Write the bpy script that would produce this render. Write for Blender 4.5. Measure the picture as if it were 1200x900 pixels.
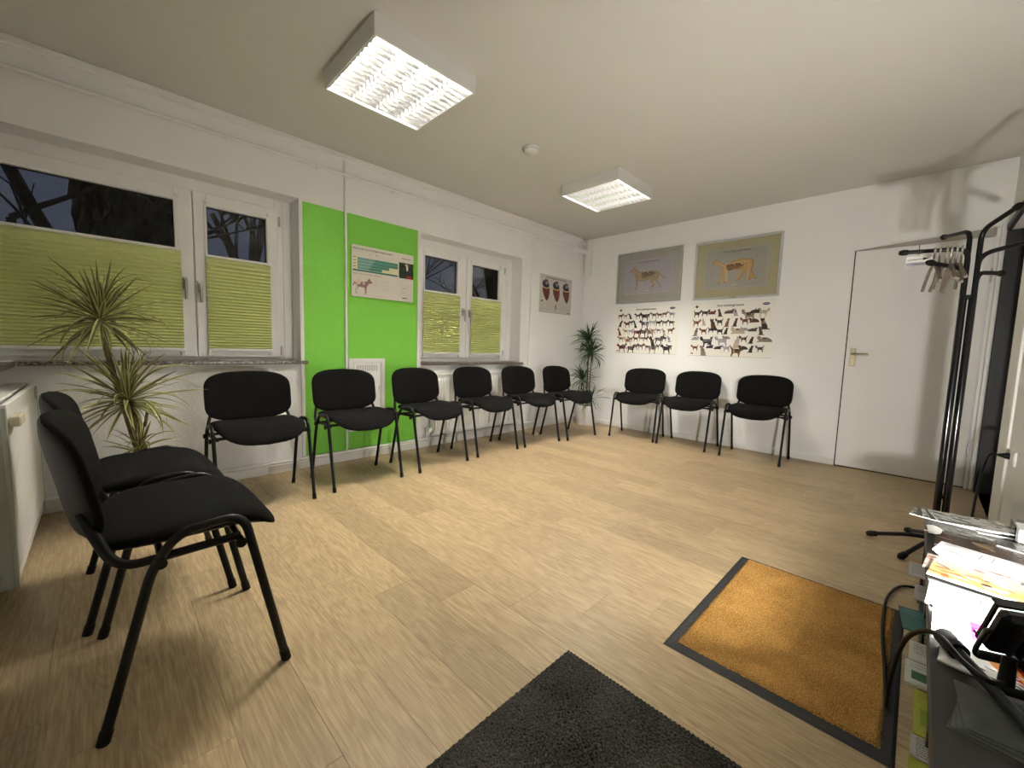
import bpy, bmesh, math, random
import numpy as np
from mathutils import Vector, Matrix
random.seed(7); np.random.seed(7)
PI = math.pi
for o in list(bpy.data.objects): bpy.data.objects.remove(o)
sc = bpy.context.scene
COL = sc.collection

# ------------------------------------------------------------------ camera
CAM = Vector((3.4476, -4.845, 1.02))
FPX = 478.6
yaw, pit, rol = math.radians(44.873), math.radians(-5.153), math.radians(-1.687)
fw = Vector((-math.sin(yaw)*math.cos(pit), math.cos(yaw)*math.cos(pit), math.sin(pit)))
rt = fw.cross(Vector((0, 0, 1))).normalized()
dn = fw.cross(rt)
r2 = rt*math.cos(rol) + dn*math.sin(rol)
d2 = -rt*math.sin(rol) + dn*math.cos(rol)
cam = bpy.data.cameras.new('camera'); cam_o = bpy.data.objects.new('camera', cam); COL.objects.link(cam_o)
cam.sensor_fit = 'HORIZONTAL'; cam.sensor_width = 36; cam.lens = FPX/1200*36; cam.clip_start = 0.02; cam.clip_end = 200
m = Matrix((r2, -d2, -fw)).transposed().to_4x4(); m.translation = CAM
cam_o.matrix_world = m
sc.camera = cam_o
# ------------------------------------------------------------------ light and exposure
sc.view_settings.view_transform = 'Standard'; sc.view_settings.look = 'None'
sc.view_settings.gamma = 1; sc.view_settings.use_curve_mapping = False
sc.view_settings.exposure = 2.70
TUBE_STRENGTH = 46.0
FLOOD_STRENGTH = 480.0
world = bpy.data.worlds.new('dusk'); sc.world = world; world.use_nodes = True
bg = world.node_tree.nodes['Background']; bg.inputs[0].default_value = (0.42, 0.48, 0.70, 1); bg.inputs[1].default_value = 0.019
sc.cycles.max_bounces = 8; sc.cycles.diffuse_bounces = 5; sc.cycles.glossy_bounces = 4
sc.cycles.transparent_max_bounces = 12
sc.cycles.sample_clamp_indirect = 4.0
sc.cycles.use_denoising = True
try: sc.cycles.denoiser = 'OPENIMAGEDENOISE'
except Exception: pass

H = 2.53            # ceiling height
XE = 3.84           # east wall
YS = -5.45          # south wall

# ------------------------------------------------------------------ materials
def mat(name, col=(.8, .8, .8), rough=.5, metal=0, emit=None, es=0, spec=None, noise=None, bump=None, sheen=0):
    m = bpy.data.materials.new(name); m.use_nodes = True
    nt = m.node_tree; b = nt.nodes['Principled BSDF']
    b.inputs['Base Color'].default_value = (*col, 1); b.inputs['Roughness'].default_value = rough
    b.inputs['Metallic'].default_value = metal
    if spec is not None: b.inputs['Specular IOR Level'].default_value = spec
    if sheen: b.inputs['Sheen Weight'].default_value = sheen
    if emit: b.inputs['Emission Color'].default_value = (*emit, 1); b.inputs['Emission Strength'].default_value = es
    tc = nt.nodes.new('ShaderNodeTexCoord')
    if noise:
        sc_, amt = noise
        n = nt.nodes.new('ShaderNodeTexNoise'); n.inputs['Scale'].default_value = sc_; n.inputs['Detail'].default_value = 5
        nt.links.new(tc.outputs['Object'], n.inputs['Vector'])
        r = nt.nodes.new('ShaderNodeValToRGB')
        r.color_ramp.elements[0].position = .3; r.color_ramp.elements[1].position = .7
        r.color_ramp.elements[0].color = (*[c*(1-amt) for c in col], 1); r.color_ramp.elements[1].color = (*[min(1, c*(1+amt)) for c in col], 1)
        nt.links.new(n.outputs['Fac'], r.inputs['Fac']); nt.links.new(r.outputs['Color'], b.inputs['Base Color'])
    if bump:
        sc_, st = bump
        n = nt.nodes.new('ShaderNodeTexNoise'); n.inputs['Scale'].default_value = sc_; n.inputs['Detail'].default_value = 4
        nt.links.new(tc.outputs['Object'], n.inputs['Vector'])
        bp = nt.nodes.new('ShaderNodeBump'); bp.inputs['Strength'].default_value = st; bp.inputs['Distance'].default_value = .01
        nt.links.new(n.outputs['Fac'], bp.inputs['Height']); nt.links.new(bp.outputs['Normal'], b.inputs['Normal'])
    return m
M = {}
M['wall'] = mat('rough_white_plaster', (.84, .845, .84), .85, bump=(45, .35), noise=(1.3, .02))
M['wall_smooth'] = mat('smooth_white_wall', (.86, .87, .875), .8, bump=(140, .12), noise=(1.1, .02))
M['ceiling'] = mat('ceiling_paint', (.64, .64, .605), .9, bump=(120, .1), noise=(.8, .02))
M['trimw'] = mat('white_gloss_paint', (.83, .83, .81), .4, noise=(6, .02))
M['grey_strip'] = mat('plain_grey_strip', (.40, .38, .34), .8, noise=(5, .05))
M['green'] = mat('green_wall_paint', (.19, .56, .055), .6, bump=(45, .35), noise=(1.5, .03))
M['pvc'] = mat('white_window_plastic', (.84, .84, .825), .35, noise=(8, .015))
M['seal'] = mat('black_rubber_seal', (.012, .012, .012), .7, noise=(30, .1))
M['chrome'] = mat('chrome', (.75, .75, .76), .12, 1, noise=(30, .03))
M['alu'] = mat('satin_aluminium', (.55, .55, .55), .35, 1, noise=(60, .06))
M['brass'] = mat('satin_brass_steel', (.42, .38, .25), .35, 1, noise=(40, .08))
M['blackfab'] = mat('black_woven_fabric', (.0052, .005, .0048), .95, spec=.12, noise=(420, .6), bump=(500, .6))
M['blacktube'] = mat('black_powder_coated_tube', (.005, .005, .0055), .38, spec=.25, noise=(30, .15))
M['blackplastic'] = mat('black_plastic', (.0045, .0045, .0045), .5, spec=.2, noise=(30, .15))
M['blackgloss'] = mat('black_gloss_lacquer', (.003, .003, .0045), .14, noise=(30, .1))
M['door'] = mat('door_laminate', (.83, .825, .82), .6, noise=(1.2, .02))
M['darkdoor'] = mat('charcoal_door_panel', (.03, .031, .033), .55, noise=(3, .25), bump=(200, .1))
M['radiator'] = mat('radiator_enamel', (.82, .82, .80), .4, noise=(4, .02))
M['radside'] = mat('greenish_grey_enamel', (.46, .49, .42), .5, noise=(3, .04))
M['rubber'] = mat('black_mat_rubber', (.012, .012, .014), .65, noise=(60, .2), bump=(220, .2))
M['pot'] = mat('silvered_ceramic', (.80, .80, .80), .4, .0, noise=(14, .08))
M['soil'] = mat('potting_soil', (.03, .02, .012), .95, noise=(40, .4), bump=(60, .8))
M['stem'] = mat('ringed_stem_bark', (.17, .125, .075), .85, noise=(30, .35), bump=(50, .8))
M['leafg'] = mat('dark_green_leaf', (.022, .06, .015), .42, noise=(20, .3))
M['leafg2'] = mat('mid_green_leaf', (.07, .095, .03), .42, noise=(20, .3))
M['leafy'] = mat('cream_leaf_margin', (.40, .38, .15), .45, noise=(20, .2))
M['shelf'] = mat('black_brown_shelf_foil', (.018, .015, .014), .35, noise=(25, .25))
M['paper'] = mat('white_paper', (.85, .85, .84), .6, noise=(20, .02))
M['tube'] = mat('lit_fluorescent_tube', (1, 1, 1), .5, emit=(1.0, .935, .82), es=TUBE_STRENGTH)
M['flood'] = mat('lit_flood_panel', (1, 1, 1), .5, emit=(1.0, .95, .88), es=FLOOD_STRENGTH)
M['louvre'] = mat('polished_louvre_aluminium', (.86, .86, .86), .16, 1, noise=(30, .03))
M['lamphouse'] = mat('lamp_housing_enamel', (.70, .70, .68), .5, noise=(5, .02))
M['hanger'] = mat('greyed_beech', (.17, .145, .115), .4, noise=(60, .2))
M['hanger_hook'] = mat('grey_metal_hook', (.34, .32, .28), .3, .4, noise=(40, .2))
M['tan'] = mat('tan_box_card', (.55, .5, .36), .6, noise=(20, .1))
M['teal'] = mat('teal_leaflet', (.03, .13, .12), .5, noise=(20, .25))
M['lime'] = mat('lime_leaflet', (.42, .48, .05), .5, noise=(14, .08))
M['blue'] = mat('blue_notice_sheet', (.03, .08, .30), .6, noise=(20, .1))
M['subfloor'] = mat('subfloor', (.10, .07, .04), .9, noise=(20, .1))
M['bark'] = mat('dark_winter_bark', (.018, .016, .014), .9, noise=(10, .3))
M['hedge'] = mat('dark_evergreen_mass', (.022, .024, .018), .95, noise=(3, .5), bump=(6, 1))
M['ground'] = mat('frosty_ground', (.03, .035, .045), .95, noise=(1, .3))

def granite():
    m = mat('speckled_granite', (.3, .27, .25), .3); nt = m.node_tree; b = nt.nodes['Principled BSDF']
    tc = nt.nodes.new('ShaderNodeTexCoord'); v = nt.nodes.new('ShaderNodeTexVoronoi'); v.inputs['Scale'].default_value = 170
    n = nt.nodes.new('ShaderNodeTexNoise'); n.inputs['Scale'].default_value = 70; n.inputs['Detail'].default_value = 6
    nt.links.new(tc.outputs['Object'], v.inputs['Vector']); nt.links.new(tc.outputs['Object'], n.inputs['Vector'])
    r = nt.nodes.new('ShaderNodeValToRGB'); e = r.color_ramp.elements
    e[0].position = .36; e[0].color = (.04, .035, .032, 1); e[1].position = .62; e[1].color = (.42, .38, .34, 1)
    x = e.new(.5); x.color = (.20, .16, .14, 1)
    mx = nt.nodes.new('ShaderNodeMixRGB'); mx.blend_type = 'MULTIPLY'; mx.inputs[0].default_value = .6
    s = nt.nodes.new('ShaderNodeSeparateColor'); nt.links.new(v.outputs['Color'], s.inputs[0])
    nt.links.new(n.outputs['Fac'], r.inputs['Fac']); nt.links.new(r.outputs['Color'], mx.inputs[1]); nt.links.new(s.outputs[0], mx.inputs[2])
    nt.links.new(mx.outputs[0], b.inputs['Base Color']); return m
M['granite'] = granite()

def oak():
    m = mat('oak_vinyl_plank', (.5, .4, .3), .42); nt = m.node_tree; b = nt.nodes['Principled BSDF']; L = nt.links.new
    b.inputs['Specular IOR Level'].default_value = .35
    tc = nt.nodes.new('ShaderNodeTexCoord'); oi = nt.nodes.new('ShaderNodeObjectInfo')
    cx = nt.nodes.new('ShaderNodeCombineXYZ')
    mu = nt.nodes.new('ShaderNodeMath'); mu.operation = 'MULTIPLY'; mu.inputs[1].default_value = 37
    L(oi.outputs['Random'], mu.inputs[0]); L(mu.outputs[0], cx.inputs[0]); L(mu.outputs[0], cx.inputs[2])
    ad = nt.nodes.new('ShaderNodeVectorMath'); ad.operation = 'ADD'; L(tc.outputs['Object'], ad.inputs[0]); L(cx.outputs[0], ad.inputs[1])
    def noise(scale, det, dist=0):
        mp = nt.nodes.new('ShaderNodeMapping'); mp.inputs['Scale'].default_value = scale
        L(ad.outputs[0], mp.inputs['Vector'])
        n = nt.nodes.new('ShaderNodeTexNoise'); n.inputs['Scale'].default_value = 1; n.inputs['Detail'].default_value = det; n.inputs['Distortion'].default_value = dist
        L(mp.outputs[0], n.inputs['Vector']); return n
    big = noise((1.3, 7, 1), 3, .4)
    # contour bands of the broad noise make the cathedral grain
    ml = nt.nodes.new('ShaderNodeMath'); ml.operation = 'MULTIPLY'; ml.inputs[1].default_value = 95; L(big.outputs['Fac'], ml.inputs[0])
    sn = nt.nodes.new('ShaderNodeMath'); sn.operation = 'SINE'; L(ml.outputs[0], sn.inputs[0])
    fine = noise((9, 190, 1), 3)
    r = nt.nodes.new('ShaderNodeValToRGB'); e = r.color_ramp.elements
    e[0].position = .25; e[0].color = (.275, .198, .108, 1); e[1].position = .75; e[1].color = (.495, .38, .226, 1)
    mix = nt.nodes.new('ShaderNodeMath'); mix.operation = 'MULTIPLY_ADD'; mix.inputs[1].default_value = .065; L(sn.outputs[0], mix.inputs[0])
    L(fine.outputs['Fac'], mix.inputs[2])
    L(mix.outputs[0], r.inputs['Fac'])
    # tone of the individual plank
    tone = nt.nodes.new('ShaderNodeMapRange'); tone.inputs['To Min'].default_value = .84; tone.inputs['To Max'].default_value = 1.10
    pw = nt.nodes.new('ShaderNodeMath'); pw.operation = 'POWER'; pw.inputs[1].default_value = .6
    L(oi.outputs['Random'], pw.inputs[0]); L(pw.outputs[0], tone.inputs['Value'])
    hs = nt.nodes.new('ShaderNodeHueSaturation'); L(r.outputs['Color'], hs.inputs['Color']); L(tone.outputs[0], hs.inputs['Value'])
    L(hs.outputs[0], b.inputs['Base Color'])
    bp = nt.nodes.new('ShaderNodeBump'); bp.inputs['Strength'].default_value = .12; bp.inputs['Distance'].default_value = .002
    L(mix.outputs[0], bp.inputs['Height']); L(bp.outputs['Normal'], b.inputs['Normal'])
    return m
M['oak'] = oak()

def pile(name, c1, c2, scale, bscale, bstr):
    m = mat(name, c1, .95); nt = m.node_tree; b = nt.nodes['Principled BSDF']; L = nt.links.new
    b.inputs['Specular IOR Level'].default_value = .1
    tc = nt.nodes.new('ShaderNodeTexCoord')
    n = nt.nodes.new('ShaderNodeTexNoise'); n.inputs['Scale'].default_value = scale; n.inputs['Detail'].default_value = 3
    n2 = nt.nodes.new('ShaderNodeTexNoise'); n2.inputs['Scale'].default_value = 7; n2.inputs['Detail'].default_value = 3
    L(tc.outputs['Object'], n.inputs['Vector']); L(tc.outputs['Object'], n2.inputs['Vector'])
    a = nt.nodes.new('ShaderNodeMath'); a.operation = 'MULTIPLY_ADD'; a.inputs[1].default_value = .35; L(n2.outputs['Fac'], a.inputs[0]); L(n.outputs['Fac'], a.inputs[2])
    r = nt.nodes.new('ShaderNodeValToRGB'); e = r.color_ramp.elements
    e[0].position = .48; e[0].color = (*c1, 1); e[1].position = .88; e[1].color = (*c2, 1)
    L(a.outputs[0], r.inputs['Fac']); L(r.outputs['Color'], b.inputs['Base Color'])
    v = nt.nodes.new('ShaderNodeTexVoronoi'); v.inputs['Scale'].default_value = bscale; L(tc.outputs['Object'], v.inputs['Vector'])
    bp = nt.nodes.new('ShaderNodeBump'); bp.inputs['Strength'].default_value = bstr; bp.inputs['Distance'].default_value = .004; bp.invert = True
    L(v.outputs['Distance'], bp.inputs['Height']); L(bp.outputs['Normal'], b.inputs['Normal'])
    return m
M['orange_pile'] = pile('ochre_carpet_pile', (.26, .125, .028), (.80, .46, .14), 260, 420, .9)

def glassmat(name, tint=(1, 1, 1), gl=.09):
    m = bpy.data.materials.new(name); m.use_nodes = True; nt = m.node_tree; nt.nodes.clear(); L = nt.links.new
    o = nt.nodes.new('ShaderNodeOutputMaterial'); t = nt.nodes.new('ShaderNodeBsdfTransparent'); t.inputs[0].default_value = (*tint, 1)
    g = nt.nodes.new('ShaderNodeBsdfGlossy'); g.inputs['Roughness'].default_value = .02
    lw = nt.nodes.new('ShaderNodeFresnel'); lw.inputs[0].default_value = 1.5
    mx = nt.nodes.new('ShaderNodeMixShader'); L(lw.outputs[0], mx.inputs[0]); L(t.outputs[0], mx.inputs[1]); L(g.outputs[0], mx.inputs[2]); L(mx.outputs[0], o.inputs[0])
    return m
M['pane'] = glassmat('window_glass', (.9, .92, .92))
M['acrylic'] = glassmat('clear_acrylic', (.93, .94, .95))
M['sleeve'] = mat('cloudy_clear_film', (.22, .24, .23), .25, noise=(18, .3)); M['sleeve'].node_tree.nodes['Principled BSDF'].inputs['Alpha'].default_value = .30

def blindmat():
    m = mat('pleated_green_fabric', (.64, .69, .33), .9, spec=.05, noise=(250, .06)); nt = m.node_tree; b = nt.nodes['Principled BSDF']
    return m
M['blind'] = blindmat()

def imgmat(name, arr, rough=.4):
    """arr: rows top to bottom, display colours 0..1, drawn in this script"""
    h, w = arr.shape[:2]
    im = bpy.data.images.new(name, w, h); px = np.ones((h, w, 4), np.float32); px[:, :, :3] = np.clip(arr[::-1], 0, 1)
    im.pixels.foreach_set(px.ravel()); im.update(); im.pack()
    m = mat(name, (1, 1, 1), rough); nt = m.node_tree; b = nt.nodes['Principled BSDF']
    t = nt.nodes.new('ShaderNodeTexImage'); t.image = im; uv = nt.nodes.new('ShaderNodeUVMap'); uv.uv_map = 'UVMap'
    nt.links.new(uv.outputs[0], t.inputs[0]); nt.links.new(t.outputs[0], b.inputs['Base Color'])
    return m

# ------------------------------------------------------------------ drawing of flat print
class Canvas:
    def __init__(s, w, h, col): s.w, s.h = w, h; s.a = np.ones((h, w, 3), np.float32)*np.array(col, np.float32)
    def poly(s, pts, col, alpha=1):
        p = np.array(pts, float); x0, y0 = np.floor(p.min(0)).astype(int); x1, y1 = np.ceil(p.max(0)).astype(int)
        x0, y0 = max(0, x0), max(0, y0); x1, y1 = min(s.w, x1+1), min(s.h, y1+1)
        if x1 <= x0 or y1 <= y0: return
        X, Y = np.meshgrid(np.arange(x0, x1)+.5, np.arange(y0, y1)+.5); ins = np.zeros(X.shape, bool)
        n = len(p)
        for i in range(n):
            ax, ay = p[i]; bx, by = p[(i+1) % n]
            if ay == by: continue
            c = ((ay > Y) != (by > Y)) & (X < (bx-ax)*(Y-ay)/(by-ay)+ax); ins ^= c
        sub = s.a[y0:y1, x0:x1]; sub[ins] = sub[ins]*(1-alpha)+np.array(col)*alpha
    def rect(s, x0, y0, x1, y1, col, alpha=1): s.poly([(x0, y0), (x1, y0), (x1, y1), (x0, y1)], col, alpha)
    def ell(s, cx, cy, rx, ry, col, rot=0, alpha=1, n=24):
        c, q = math.cos(rot), math.sin(rot)
        s.poly([(cx+rx*math.cos(t)*c-ry*math.sin(t)*q, cy+rx*math.cos(t)*q+ry*math.sin(t)*c) for t in np.linspace(0, 2*PI, n, endpoint=False)], col, alpha)
    def line(s, p, q, w, col, alpha=1):
        p = np.array(p, float); q = np.array(q, float); d = q-p; L = np.hypot(*d) or 1; n = np.array([-d[1], d[0]])/L*w/2
        s.poly([p+n, q+n, q-n, p-n], col, alpha)
    def shape(s, pts, x, y, w, h, col, flip=False, alpha=1):
        s.poly([(x+(1-u if flip else u)*w, y+(1-v)*h) for u, v in pts], col, alpha)
    def textlines(s, x, y, w, n, dy, col=(.45, .45, .45), t=1.0):
        for i in range(n):
            xx = x
            end = x+w*(random.uniform(.55, 1))
            while xx < end:
                l = random.uniform(3, 9); s.rect(xx, y+i*dy, min(xx+l, end), y+i*dy+t, col, .75); xx += l+2
    def text(s, body, x, y, size, col, rot=0, center=False, bold=0):
        cu = bpy.data.curves.new('t', 'FONT'); cu.body = body; cu.size = 1; cu.offset = bold; cu.resolution_u = 3
        ob = bpy.data.objects.new('t', cu); COL.objects.link(ob); dg = bpy.context.evaluated_depsgraph_get(); dg.update()
        me = ob.evaluated_get(dg).to_mesh(); me.calc_loop_triangles()
        v = [(q.co.x, q.co.y) for q in me.vertices]; tr = [tuple(t.vertices) for t in me.loop_triangles]
        wd = max([q[0] for q in v] or [0]); off = wd/2 if center else 0; c, q_ = math.cos(rot), math.sin(rot)
        for t in tr:
            s.poly([(x+((v[i][0]-off)*c+v[i][1]*q_)*size, y+((v[i][0]-off)*q_-v[i][1]*c)*size) for i in t], col)
        ob.evaluated_get(dg).to_mesh_clear(); bpy.data.objects.remove(ob); bpy.data.curves.remove(cu)
    def grain(s, amt): s.a += np.random.uniform(-amt, amt, s.a.shape[:2])[:, :, None]

DOG = [(.00,.74),(.09,.82),(.14,.93),(.19,.99),(.23,.90),(.28,.80),(.40,.73),(.62,.72),(.80,.74),(.88,.66),(.95,.48),(1.0,.40),(.985,.55),(.91,.72),(.87,.62),(.86,.45),(.83,.36),(.88,.22),(.86,.04),(.89,.0),(.80,.0),(.80,.20),(.74,.34),(.70,.42),(.52,.38),(.42,.38),(.40,.20),(.39,.04),(.41,.0),(.32,.0),(.33,.20),(.31,.40),(.25,.52),(.20,.64),(.10,.67),(.02,.69)]
DOGSIT = [(.05,.80),(.16,.90),(.22,1.0),(.34,.95),(.40,.78),(.50,.60),(.66,.42),(.76,.22),(.80,.08),(.98,.02),(.95,.0),(.30,.0),(.30,.06),(.36,.12),(.32,.35),(.24,.52),(.20,.68),(.08,.70)]
CATSIT = [(.22,.98),(.30,.89),(.42,.89),(.50,.98),(.53,.80),(.50,.68),(.62,.55),(.74,.38),(.79,.18),(.80,.09),(.95,.07),(1.,.02),(.9,.0),(.24,.0),(.24,.05),(.32,.1),(.32,.32),(.27,.50),(.27,.66),(.19,.78)]
CATWALK = [(.02,.78),(.06,.97),(.13,.88),(.19,.97),(.24,.80),(.30,.70),(.55,.70),(.78,.72),(.88,.80),(.95,.98),(1.0,.96),(.96,.78),(.88,.60),(.86,.36),(.90,.18),(.89,.0),(.81,.0),(.80,.18),(.72,.34),(.45,.34),(.40,.18),(.40,.0),(.32,.0),(.32,.2),(.28,.42),(.20,.55),(.08,.60)]
CATLIE = [(.03,.66),(.07,.95),(.15,.84),(.22,.95),(.28,.66),(.45,.70),(.70,.66),(.86,.48),(.97,.22),(1.,.06),(.9,.0),(.05,.0),(.02,.08),(.14,.18),(.10,.40),(.02,.5)]
def breeds(kind):
    c = Canvas(840, 594, (.93, .925, .90)); random.seed(3 if kind == 'dog' else 5)
    c.text('Ihre Lieblingsrassen', 420, 50, 34, (.13, .13, .13), center=True, bold=.015)
    c.poly([(48, 42), (66, 24), (84, 42), (66, 60)], (.35, .1, .08)); c.rect(54, 36, 78, 46, (.1, .1, .1))
    c.ell(760, 40, 34, 13, (.06, .1, .25)); c.rect(735, 36, 785, 43, (.8, .82, .88), .7)
    pal = [(.07,.07,.07),(.10,.09,.08),(.05,.05,.06),(.30,.17,.09),(.14,.13,.13),(.42,.26,.14),(.50,.46,.42),(.25,.22,.20),(.72,.66,.58),(.16,.10,.07),(.38,.11,.05),(.6,.6,.66)]
    shp = [DOG, DOG, DOG, DOGSIT, DOG] if kind == 'dog' else [CATSIT, CATSIT, CATWALK, CATLIE, CATWALK]
    nx, ny = (10, 5) if kind == 'dog' else (9, 5)
    for j in range(ny):
        for i in range(nx):
            col = random.choice(pal); big = random.random() < .22
            w = (96 if kind == 'dog' else 98)*(1.5 if big else random.uniform(.85, 1.1)); h = w*random.uniform(.75, .95)
            x = 26+i*(750/nx)+random.uniform(-6, 8); y = 76+j*97+random.uniform(-6, 6)
            s_ = random.choice(shp); fl = random.random() < .5
            if s_ in (DOGSIT, CATSIT): w, h = w*.8, h*1.15
            if s_ is CATLIE: h *= .6
            c.shape(s_, x, y, w, h, col, fl)
            c2 = random.choice(pal); c.ell(x+w*.5, y+h*.42, w*.16, h*.13, c2, alpha=.6); c.ell(x+w*.3, y+h*.5, w*.05, h*.16, (.85, .83, .8), alpha=.45)
            c.textlines(x, y+h+3, 34, 2, 4, (.5, .5, .5))
    c.rect(30, 560, 52, 574, (.1, .1, .1)); c.textlines(58, 566, 120, 1, 4)
    c.rect(0, 0, 840, 2, (.75, .75, .72)); c.rect(0, 590, 840, 594, (.75, .75, .72))
    return c.a
def anatomy(kind):
    bgc = (.62, .61, .65) if kind == 'dog' else (.60, .60, .57)
    c = Canvas(720, 500, bgc); random.seed(9)
    ln = (.82, .81, .84)
    for p in [(8, 8, 712, 10), (8, 490, 712, 492), (8, 8, 10, 492), (710, 8, 712, 492)]: c.rect(*p, ln)
    t = 'Innere Organe des Hundes' if kind == 'dog' else 'Innere Organe der Katze'
    c.text(t, 360, 48, 30, (.2, .18, .16), center=True, bold=.01)
    c.textlines(270, 62, 180, 3, 9, (.4, .38, .36)); 
    for x, y, n in [(20, 280, 16), (70, 250, 18), (570, 60, 16), (640, 60, 18), (290, 330, 10), (340, 340, 8)]: c.textlines(x, y, 42, n, 9, (.38, .37, .36))
    body = (.33, .28, .21) if kind == 'dog' else (.50, .33, .15); hi = (.74, .66, .52) if kind == 'dog' else (.83, .72, .50)
    if kind == 'dog':
        S = [(.00,.80),(.07,.86),(.11,.93),(.16,1.0),(.17,.92),(.22,.86),(.28,.76),(.44,.72),(.62,.74),(.76,.73),(.84,.64),(.90,.50),(1.0,.38),(.985,.37),(.88,.47),(.82,.56),(.80,.42),(.76,.34),(.84,.22),(.88,.06),(.85,.03),(.84,.06),(.81,.20),(.72,.32),(.68,.40),(.66,.30),(.72,.18),(.68,.10),(.60,.05),(.61,.09),(.66,.16),(.60,.30),(.60,.44),(.46,.36),(.34,.36),(.27,.40),(.25,.22),(.23,.06),(.17,.02),(.17,.05),(.20,.10),(.215,.24),(.20,.44),(.17,.60),(.15,.70),(.10,.76),(.02,.76)]
        x, y, w, h = 70, 90, 560, 350
    else:
        S = [(.00,.82),(.02,.90),(.08,.93),(.10,.99),(.14,.92),(.24,.80),(.34,.72),(.50,.86),(.78,.90),(.92,.82),(.95,.60),(.90,.42),(.97,.22),(1.03,.10),(.99,.08),(.88,.16),(.90,.04),(.84,.06),(.82,.2),(.86,.28),(.80,.42),(.72,.3),(.66,.1),(.58,.06),(.58,.1),(.66,.3),(.70,.46),(.50,.52),(.38,.50),(.36,.2),(.36,.02),(.30,.02),(.31,.2),(.30,.45),(.24,.2),(.22,.0),(.16,.0),(.19,.2),(.24,.50),(.22,.64),(.12,.76),(.03,.78)]
        x, y, w, h = 90, 110, 500, 320
    c.shape(S, x, y, w, h, body)
    c.shape(S, x+w*.012, y+h*.02, w*.97, h*.955, hi, alpha=.6)
    for k in range(11):
        a = .38+k*.035; c.line((x+w*a, y+h*.22), (x+w*(a-.03), y+h*.52), 3, body)
    g_ = (.38, .32, .24) if kind == 'dog' else (.34, .25, .18)
    c.ell(x+w*.43, y+h*.40, w*.10, h*.12, g_, alpha=.75); c.ell(x+w*.57, y+h*.36, w*.11, h*.11, g_, alpha=.75); c.ell(x+w*.66, y+h*.34, w*.07, h*.06, (.28, .2, .15), alpha=.7)
    for k in range(14): c.ell(x+w*random.uniform(.36, .7), y+h*random.uniform(.28, .46), w*.03, h*.02, random.choice([hi, body, (.25, .18, .14)]), rot=random.uniform(-1, 1))
    for a, b_, e, f in [(.08, .14, .3, .34), (.3, .3, .35, .95), (.85, .3, .84, .95), (.3, .25, .85, .22), (.35, .4, .38, .95)]: c.line((x+w*a, y+h*b_), (x+w*e, y+h*f), 4, (.88, .8, .62) if kind != 'dog' else (.75, .7, .6))
    c.rect(330, 455, 390, 462, (.85, .8, .6))
    return c.a
def heartposter():
    c = Canvas(460, 340, (.76, .755, .73)); random.seed(4)
    c.text('Die Herzklappenfehler des Hundes', 230, 26, 20, (.25, .2, .25), center=True, bold=.02)
    for k in range(3):
        cx = 85+k*145
        c.poly([(cx-46, 110), (cx+50, 112), (cx+52, 160), (cx+40, 205), (cx+22, 232), (cx, 222), (cx-26, 185), (cx-44, 150)], (.42, .13, .05))
        c.poly([(cx-40, 112), (cx+20, 112), (cx+30, 210), (cx+12, 216), (cx-20, 180)], (.30, .12, .10), .8)
        for q in range(5): c.line((cx-30+q*16, 122), (cx-14+q*12, 190), 4, (.62, .33, .24), .8)
        c.ell(cx, 112, 44, 12, (.80, .70, .50)); c.ell(cx+2, 98, 44, 16, (.10, .10, .06))
        c.ell(cx-26, 74, 20, 22, (.20, .22, .36)); c.ell(cx+6, 64, 24, 24, (.45, .17, .18)); c.ell(cx+8, 74, 12, 14, (.68, .60, .66)); c.ell(cx+30, 84, 14, 12, (.22, .23, .36)); c.ell(cx-6, 52, 7, 16, (.3, .3, .45), rot=.4); c.line((cx+20, 42), (cx+26, 64), 6, (.45, .2, .2)); c.ell(cx-42, 84, 9, 12, (.14, .16, .34)); c.line((cx-10, 42), (cx-18, 70), 6, (.5, .2, .2))
    c.poly([(18, 238), (40, 230), (52, 226), (46, 240), (30, 246)], (.1, .1, .12))
    for x in (15, 105, 200, 290, 375): c.textlines(x, 258, 66, 8, 8, (.45, .45, .44))
    c.poly([(225, 255), (238, 262), (240, 300), (230, 310), (222, 280)], (.5, .35, .28))
    c.rect(0, 0, 460, 2, (.55, .55, .52)); c.rect(0, 337, 460, 340, (.55, .55, .52)); c.rect(405, 322, 440, 330, (.3, .3, .3))
    return c.a
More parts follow.
